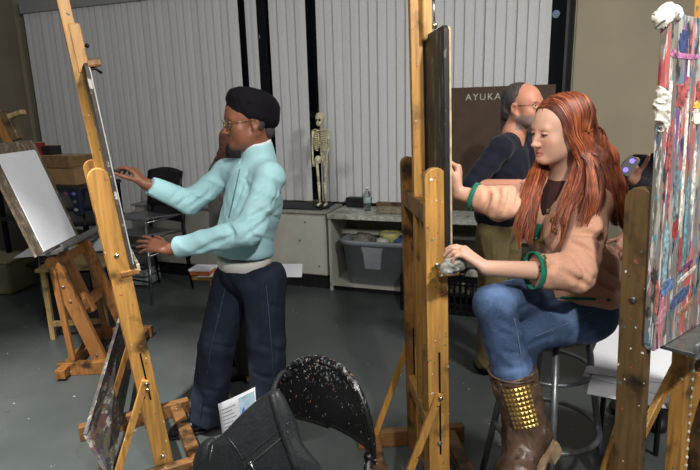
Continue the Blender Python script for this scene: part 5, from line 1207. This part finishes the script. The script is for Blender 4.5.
# stack of chairs
def stack_chair(base, rz, z0, lab):
    a = R(rz); ex, ey = V3(math.cos(a), math.sin(a), 0), V3(-math.sin(a), math.cos(a), 0); b = np.array(base) + Zv * z0
    P = lambda x, y, z: b + ex * x + ey * y + Zv * z
    t = thing('stacking_chair', lab, 'chair', b, 'stacked chairs at the back left')
    m = MB(); m.grid(lambda u, v: P(-.21 + .42 * u, -.20 + .40 * v, .445 - .015 * math.sin(math.pi * u) + .012 * math.cos(3 * v)), 8, 8); obj('seat', m, simple('grey_chair_seat', (92, 94, 94), .4), t, True, solid=.014)
    m = MB(); m.grid(lambda u, v: P(-.21 + .42 * u, .21 + .05 * v + .03 * math.sin(math.pi * u), .64 + .17 * v + .03 * math.sin(math.pi * u) * v), 10, 5); obj('backrest', m, simple('black_chair_shell', (26, 26, 28), .45), t, True, solid=.016)
    for s in (-1, 1):
        m = MB(); m.tube([P(.20 * s, -.20, .43), P(.215 * s, -.24, .01)], .011, 8); obj('leg', m, M['chrome'], t, True)
        m = MB(); m.tube([P(.20 * s, .25, .80), P(.205 * s, .20, .45), P(.215 * s, .25, .01)], .011, 8); obj('leg', m, M['iron'], t, True)
        m = MB(); m.tube([P(.20 * s, -.21, .425), P(.20 * s, .2, .425)], .009, 8); obj('seat_rail', m, M['chrome'], t, True)
    m = MB(); m.tube([P(-.21, -.22, .2), P(.21, -.22, .2)], .008, 8); obj('stretcher', m, M['iron'], t, True)
for i, (x, y, rz, z, lab) in enumerate([(-1.78, 4.72, -28, 0, 'lowest chair of the stack behind the woman in teal, standing on the floor'), (-1.785, 4.735, -28, .14, 'second chair up in the stack behind the woman in teal'), (-1.79, 4.75, -28, .28, 'topmost chair of the stack behind the woman in teal, with the black curved back'),
        (-2.36, 4.50, 14, 0, 'lower of two stacked chairs behind the left easel, standing on the floor'), (-2.365, 4.515, 14, .14, 'upper of two stacked chairs in the dark behind the left easel')]):
    stack_chair((x, y, 0), rz, z, lab)
# grey folded bins below the lower hand
c = atZ(141, 283, 0); t = thing('storage_bin', 'stack of pale grey plastic trays on the floor beside the chair legs', 'bin', c)
for k in range(3): m = MB(); m.box(c + Zv * (.05 + .085 * k), (.30 - .012 * k, .24, .07), R(-12)); obj('tray', m, simple('pale_grey_plastic', (134, 138, 140), .5), t, bevel=.012)
# far left beige cushion box
c = V3(-3.30, 5.0, 0); t = thing('fabric_bin', 'beige fabric bin on the floor at the far left edge', 'bin', c)
m = MB(); m.box(c + Zv * .15, (.42, .36, .30), R(-12)); obj('body', m, fabric('beige_canvas', (132, 124, 92), .08), t, bevel=.03)
m = MB(); m.box(c + Zv * .31, (.44, .38, .03), R(-12)); obj('rim', m, fabric('beige_canvas_rim', (140, 132, 100), .08), t, bevel=.01)
# small drawing table with pale legs under white sheets behind the left easel
def table(cx, cy, z, sx, sy, rz, lab, legmat, low=.12):
    t = thing('drawing_table', lab, 'table', V3(cx, cy, 0)); a = R(rz); ex, ey = V3(math.cos(a), math.sin(a), 0), V3(-math.sin(a), math.cos(a), 0); b = V3(cx, cy, 0)
    m = MB(); m.box(b + Zv * (z - .012), (sx, sy, .024), a); obj('tabletop', m, legmat, t, bevel=.003)
    for i in (-1, 1):
        for j in (-1, 1): m = MB(); m.box(b + ex * i * (sx / 2 - .04) + ey * j * (sy / 2 - .04) + Zv * (z - .024) / 2, (.034, .034, z - .024), a); obj('leg', m, legmat, t, bevel=.003)
    for j in (-1, 1): m = MB(); m.beam(b - ex * (sx / 2 - .04) + ey * j * (sy / 2 - .04) + Zv * low, b + ex * (sx / 2 - .04) + ey * j * (sy / 2 - .04) + Zv * low, .024, .04); obj('stretcher', m, legmat, t, bevel=.003)
    return b, ex, ey
pale = wood('pale_table_wood', (190, 160, 104), .15)
table(-2.02, 3.92, .545, .46, .40, 6, 'small pale wooden table with white sheets behind the far left easel', pale)
def sheet(pts, lab, mat, grp=None, th=.003):
    m = MB(); q = [np.array(p, float) for p in pts]; m.add(q + [p + Zv * th for p in q], [(0, 1, 2, 3), (7, 6, 5, 4), (0, 4, 5, 1), (1, 5, 6, 2), (2, 6, 7, 3), (3, 7, 4, 0)]); return tag(obj('paper_sheet', m, mat), lab, 'paper', grp)
sheet([atZ(14, 258, .548), atZ(108, 250, .548), atZ(106, 238, .548), atZ(40, 241, .548)], 'white sheet spread on the small pale table behind the far left easel', M['white'])
m = MB(); m.tube([atZ(72, 246, .556), atZ(92, 243, .556)], .006, 8); tag(obj('pencil', m, simple('yellow_pencil', (196, 170, 40), .5), None, True), 'yellow pencil lying on the white sheet on the pale table', 'pencil')
# low bench with sheet and box behind the woman in teal
amberb = wood('amber_bench_wood', (180, 132, 66), .2)
B0 = V3(-.75, 3.70, 0)
t = thing('drawing_bench', 'low amber wooden drawing bench behind the woman in teal', 'bench', B0)
m = MB(); m.box(B0 + Zv * .485, (.66, .30, .03), R(-8)); obj('seat_plank', m, amberb, t, bevel=.004)
for i in (-1, 1):
    for j in (-1, 1): m = MB(); p = B0 + V3(i * .20, j * .11 - i * .03, 0); m.beam(p + Zv * .475, p + V3(0, j * .03, .01), .035, .05, (1, 0, 0)); obj('leg', m, amberb, t, bevel=.004)
m = MB(); m.beam(atY(236, 318, 3.56), atZ(251, 381, .02), .03, .045, (1, 0, 0)); obj('brace', m, amberb, t, bevel=.004)
sheet([B0 + V3(-.30, -.14, .502), B0 + V3(.42, -.20, .502), B0 + V3(.40, .12, .502), B0 + V3(-.26, .16, .502)], 'white sheet lying on the low bench behind the woman in teal', M['white'])
c = atZ(203, 271, .523); t = thing('sketch_box', 'flat orange and white box on the bench behind the woman in teal', 'box', c - Zv * .015)
m = MB(); m.box(c, (.14, .12, .028), R(-10)); obj('body', m, simple('orange_card', (186, 96, 44), .6), t, bevel=.002)
m = MB(); m.box(c + Zv * .022, (.15, .13, .014), R(-10)); obj('lid', m, M['white'], t, bevel=.002)
# ------------------------------------------------------------------ leather bag and leaflet hung on the folding chair
def bag():
    lt = NT('black_leather'); f = lt.noise(160, 4); g = lt.noise(9, 3, seed=2); col = lt.ramp(f, [(.3, (34, 36, 38)), (.7, (52, 55, 57))]); lt.bump(f, .12, .002); lm = lt.done(col, .42, 0, .5)
    Y0 = 1.50; q = lambda x, y, d=0: atY(x, y, Y0 + d)
    t = thing('leather_bag', 'black leather shoulder bag with zip pocket hung on the folding chair', 'bag', V3(*(q(255, 470)[:2]), .42))
    out = [(271, 389), (243, 412), (221, 435), (206, 446), (200, 470), (196, 520), (330, 520), (322, 470), (312, 455), (302, 440), (296, 421), (289, 405), (281, 391)]
    fr = [q(x, y, .0 + .0012 * (y - 390) * -.4) for x, y in out]; n = len(fr); cc = sum(fr) / n
    def ring(s, d): return [cc + (p - cc) * s + V3(-.12, .80, -.58) * d for p in fr]
    rings = [ring(.45, -.048), ring(.80, -.040), ring(.95, -.022), ring(1.0, 0), ring(1.0, .045), ring(.93, .075), ring(.6, .09)]
    # resample each ring smoothly
    def sm(P): 
        P = list(P); Q = []
        m_ = len(P)
        for i in range(m_):
            a, b, c, d = P[i - 1], P[i], P[(i + 1) % m_], P[(i + 2) % m_]
            for u in (0, .34, .67): Q.append(.5 * (2 * b + (c - a) * u + (2 * a - 5 * b + 4 * c - d) * u * u + (3 * b - a - 3 * c + d) * u ** 3))
        return Q
    rings = [sm(x) for x in rings]; N = len(rings[0]); w = waves(77, 6, 30, 80)
    vs = [p for rg in rings for p in rg]; vs = list(np.array(vs) + np.outer(w(np.array(vs)) * .004, V3(0, -1, 0)))
    m = MB(); m.add(vs, [(i * N + k, i * N + (k + 1) % N, (i + 1) * N + (k + 1) % N, (i + 1) * N + k) for i in range(len(rings) - 1) for k in range(N)] + [tuple(range(N)), tuple((len(rings) - 1) * N + k for k in reversed(range(N)))])
    b = obj('body', m, lm, t, True)
    ry = Ray(b); F0 = lambda x, y, o=.003: ry(x, min(y, 500), o)[0]
    m = MB(); m.tube(catmull([F0(250, 463), F0(264, 452), F0(276, 442), F0(288, 431)], 14), .0030, 6); z = obj('zip', m, simple('steel_zip', (120, 122, 124), .35, .8), t, True)
    p, n_ = ry(251, 463); m = MB(); m.lathe([(.001, 0), (.007, 0), (.007, .005), (.001, .006)], p, 12, n_); m.tube([p + n_ * .006, F0(256, 472, .006)], .003, 6); obj('zip_pull', m, simple('bright_zip_pull', (206, 204, 200), .25, 1.), z, True)
    for off in (-5, 5):
        m = MB(); m.tube(catmull([F0(244 + off * .3, 465 + off, .0005), F0(262, 449 + off, .0005), F0(276, 438 + off, .0005), F0(289, 427 + off, .0005)], 14), .0028, 6); obj('pocket_welt', m, lm, t, True)
    m = MB(); m.tube(catmull([F0(227, 437, .0005), F0(236, 448, .0005), F0(243, 462, .0005), F0(247, 480, .0005)], 14), .0028, 6); obj('seam', m, lm, t, True)
    pts = catmull([F0(272, 394), F0(276, 408), F0(281, 425), F0(288, 445), F0(297, 470)], 20); m = MB(); vs = []
    for i, p in enumerate(pts):
        g = nrm(pts[min(i + 1, 19)] - pts[max(i - 1, 0)]); s_ = nrm(np.cross(g, CC - p)); k_ = nrm(CC - p) * .004; vs += [p - s_ * .011 + k_, p + s_ * .011 + k_, p + s_ * .011, p - s_ * .011]
    m.add(vs, [(i * 4 + k, i * 4 + 4 + k, i * 4 + 4 + (k + 1) % 4, i * 4 + (k + 1) % 4) for i in range(19) for k in range(4)] + [(0, 1, 2, 3), (76, 79, 78, 77)]); obj('strap', m, lm, t, True)
    m = MB(); m.tube(catmull([q(272, 394, .01), q(277, 380, .06), q(284, 372, .12), q(290, 376, .15)], 14), [.008] * 14, 8); obj('handle', m, lm, t, True)
    m = MB(); m.tube(catmull([q(216, 440, -.015), q(207, 450, -.03), q(202, 470, -.03), q(199, 500, -.03)], 12), [.012, .02, .024, .026, .028, .03, .031, .031, .031, .03, .03, .03], 10); obj('side_pouch', m, lm, t, True)
    m = MB(); m.tube([q(213, 445, -.05), q(210, 458, -.062), q(210, 475, -.064)], .003, 6); obj('side_zip', m, simple('steel_side_zip', (140, 140, 138), .3, .9), t, True)
    # leaflet
    p = [q(224, 445, .035), q(258, 430, .035), q(255, 387, .045), q(218, 404, .045)]
    lf_ = thing('leaflet', 'white printed leaflet with a blue picture sticking out of the black bag', 'leaflet', (p[0] + p[1]) / 2)
    nn = nrm(np.cross(p[1] - p[0], p[3] - p[0])); nn = nn if nn @ (CC - p[0]) > 0 else -nn
    ip = lambda u, v, o=0: (p[0] * (1 - u) + p[1] * u) * (1 - v) + (p[3] * (1 - u) + p[2] * u) * v + nn * (o + .004 * math.sin(math.pi * u))
    m = MB(); m.grid(lambda u, v: ip(u, v), 8, 6); obj('page', m, M['white'], lf_, True, solid=.0015)
    ink = simple('grey_ink', (150, 156, 170), .7); blue = simple('blue_print', (70, 120, 200), .6); sky_ = simple('pale_blue_print', (178, 206, 224), .6)
    def quad(u0, u1, v0, v1, mat, nm, o=.0016):
        m = MB(); m.grid(lambda u, v: ip(u0 + (u1 - u0) * u, v0 + (v1 - v0) * v, o), 4, 3); obj(nm, m, mat, lf_)
    for k in range(7): quad(.08, .46 - .05 * (k % 3), .30 + .085 * k, .325 + .085 * k, ink, 'text_line')
    quad(.56, .97, .30, .93, sky_, 'picture')
    m = MB(); m.add([ip(.58, .32, .0024), ip(.80, .32, .0024), ip(.74, .50, .0024), ip(.66, .70, .0024), ip(.60, .55, .0024)], [(0, 1, 2, 3, 4)]); obj('picture_figure', m, blue, lf_)
bag()
# ------------------------------------------------------------------ light
wd = bpy.data.worlds.new('studio_air'); SC.world = wd; wd.use_nodes = True
wd.node_tree.nodes['Background'].inputs['Color'].default_value = (.95, .98, 1, 1); wd.node_tree.nodes['Background'].inputs['Strength'].default_value = .17
def light(name, kind, loc, tgt, e, size=.1, col=(1, .97, .92), **k):
    l = bpy.data.lights.new(name, kind); l.energy = e; l.color = col
    if kind == 'AREA': l.size = size
    else: l.shadow_soft_size = size
    for a, b in k.items(): setattr(l, a, b)
    o = bpy.data.objects.new(name, l); COL.objects.link(o); o.location = loc
    o.rotation_euler = (Vector(tgt) - Vector(loc)).to_track_quat('-Z', 'Y').to_euler(); return o
light('ceiling_key_lamp', 'SPOT', (.65, -.3, 2.72), (-.1, 3.2, .7), 230, .05, spot_size=R(100), spot_blend=.5)
light('ceiling_left_lamp', 'SPOT', (-1.6, 1.6, 2.95), (-1.75, 2.25, 0), 680, .05, spot_size=R(60), spot_blend=.6)
light('ceiling_right_lamp', 'AREA', (1.75, 1.35, 2.9), (.9, 2.0, .9), 58, .35)
light('face_fill', 'AREA', (-.25, .7, 2.85), (.6, 2.0, 1.3), 20, .3)  # added fill with no visible source, brightens the red haired woman's face
vs_ = SC.view_settings; SC.display_settings.display_device = 'sRGB'
vs_.view_transform = 'Standard'; vs_.look = 'None'; vs_.exposure = 0; vs_.gamma = 1; vs_.use_curve_mapping = False
SC.cycles.max_bounces = 6
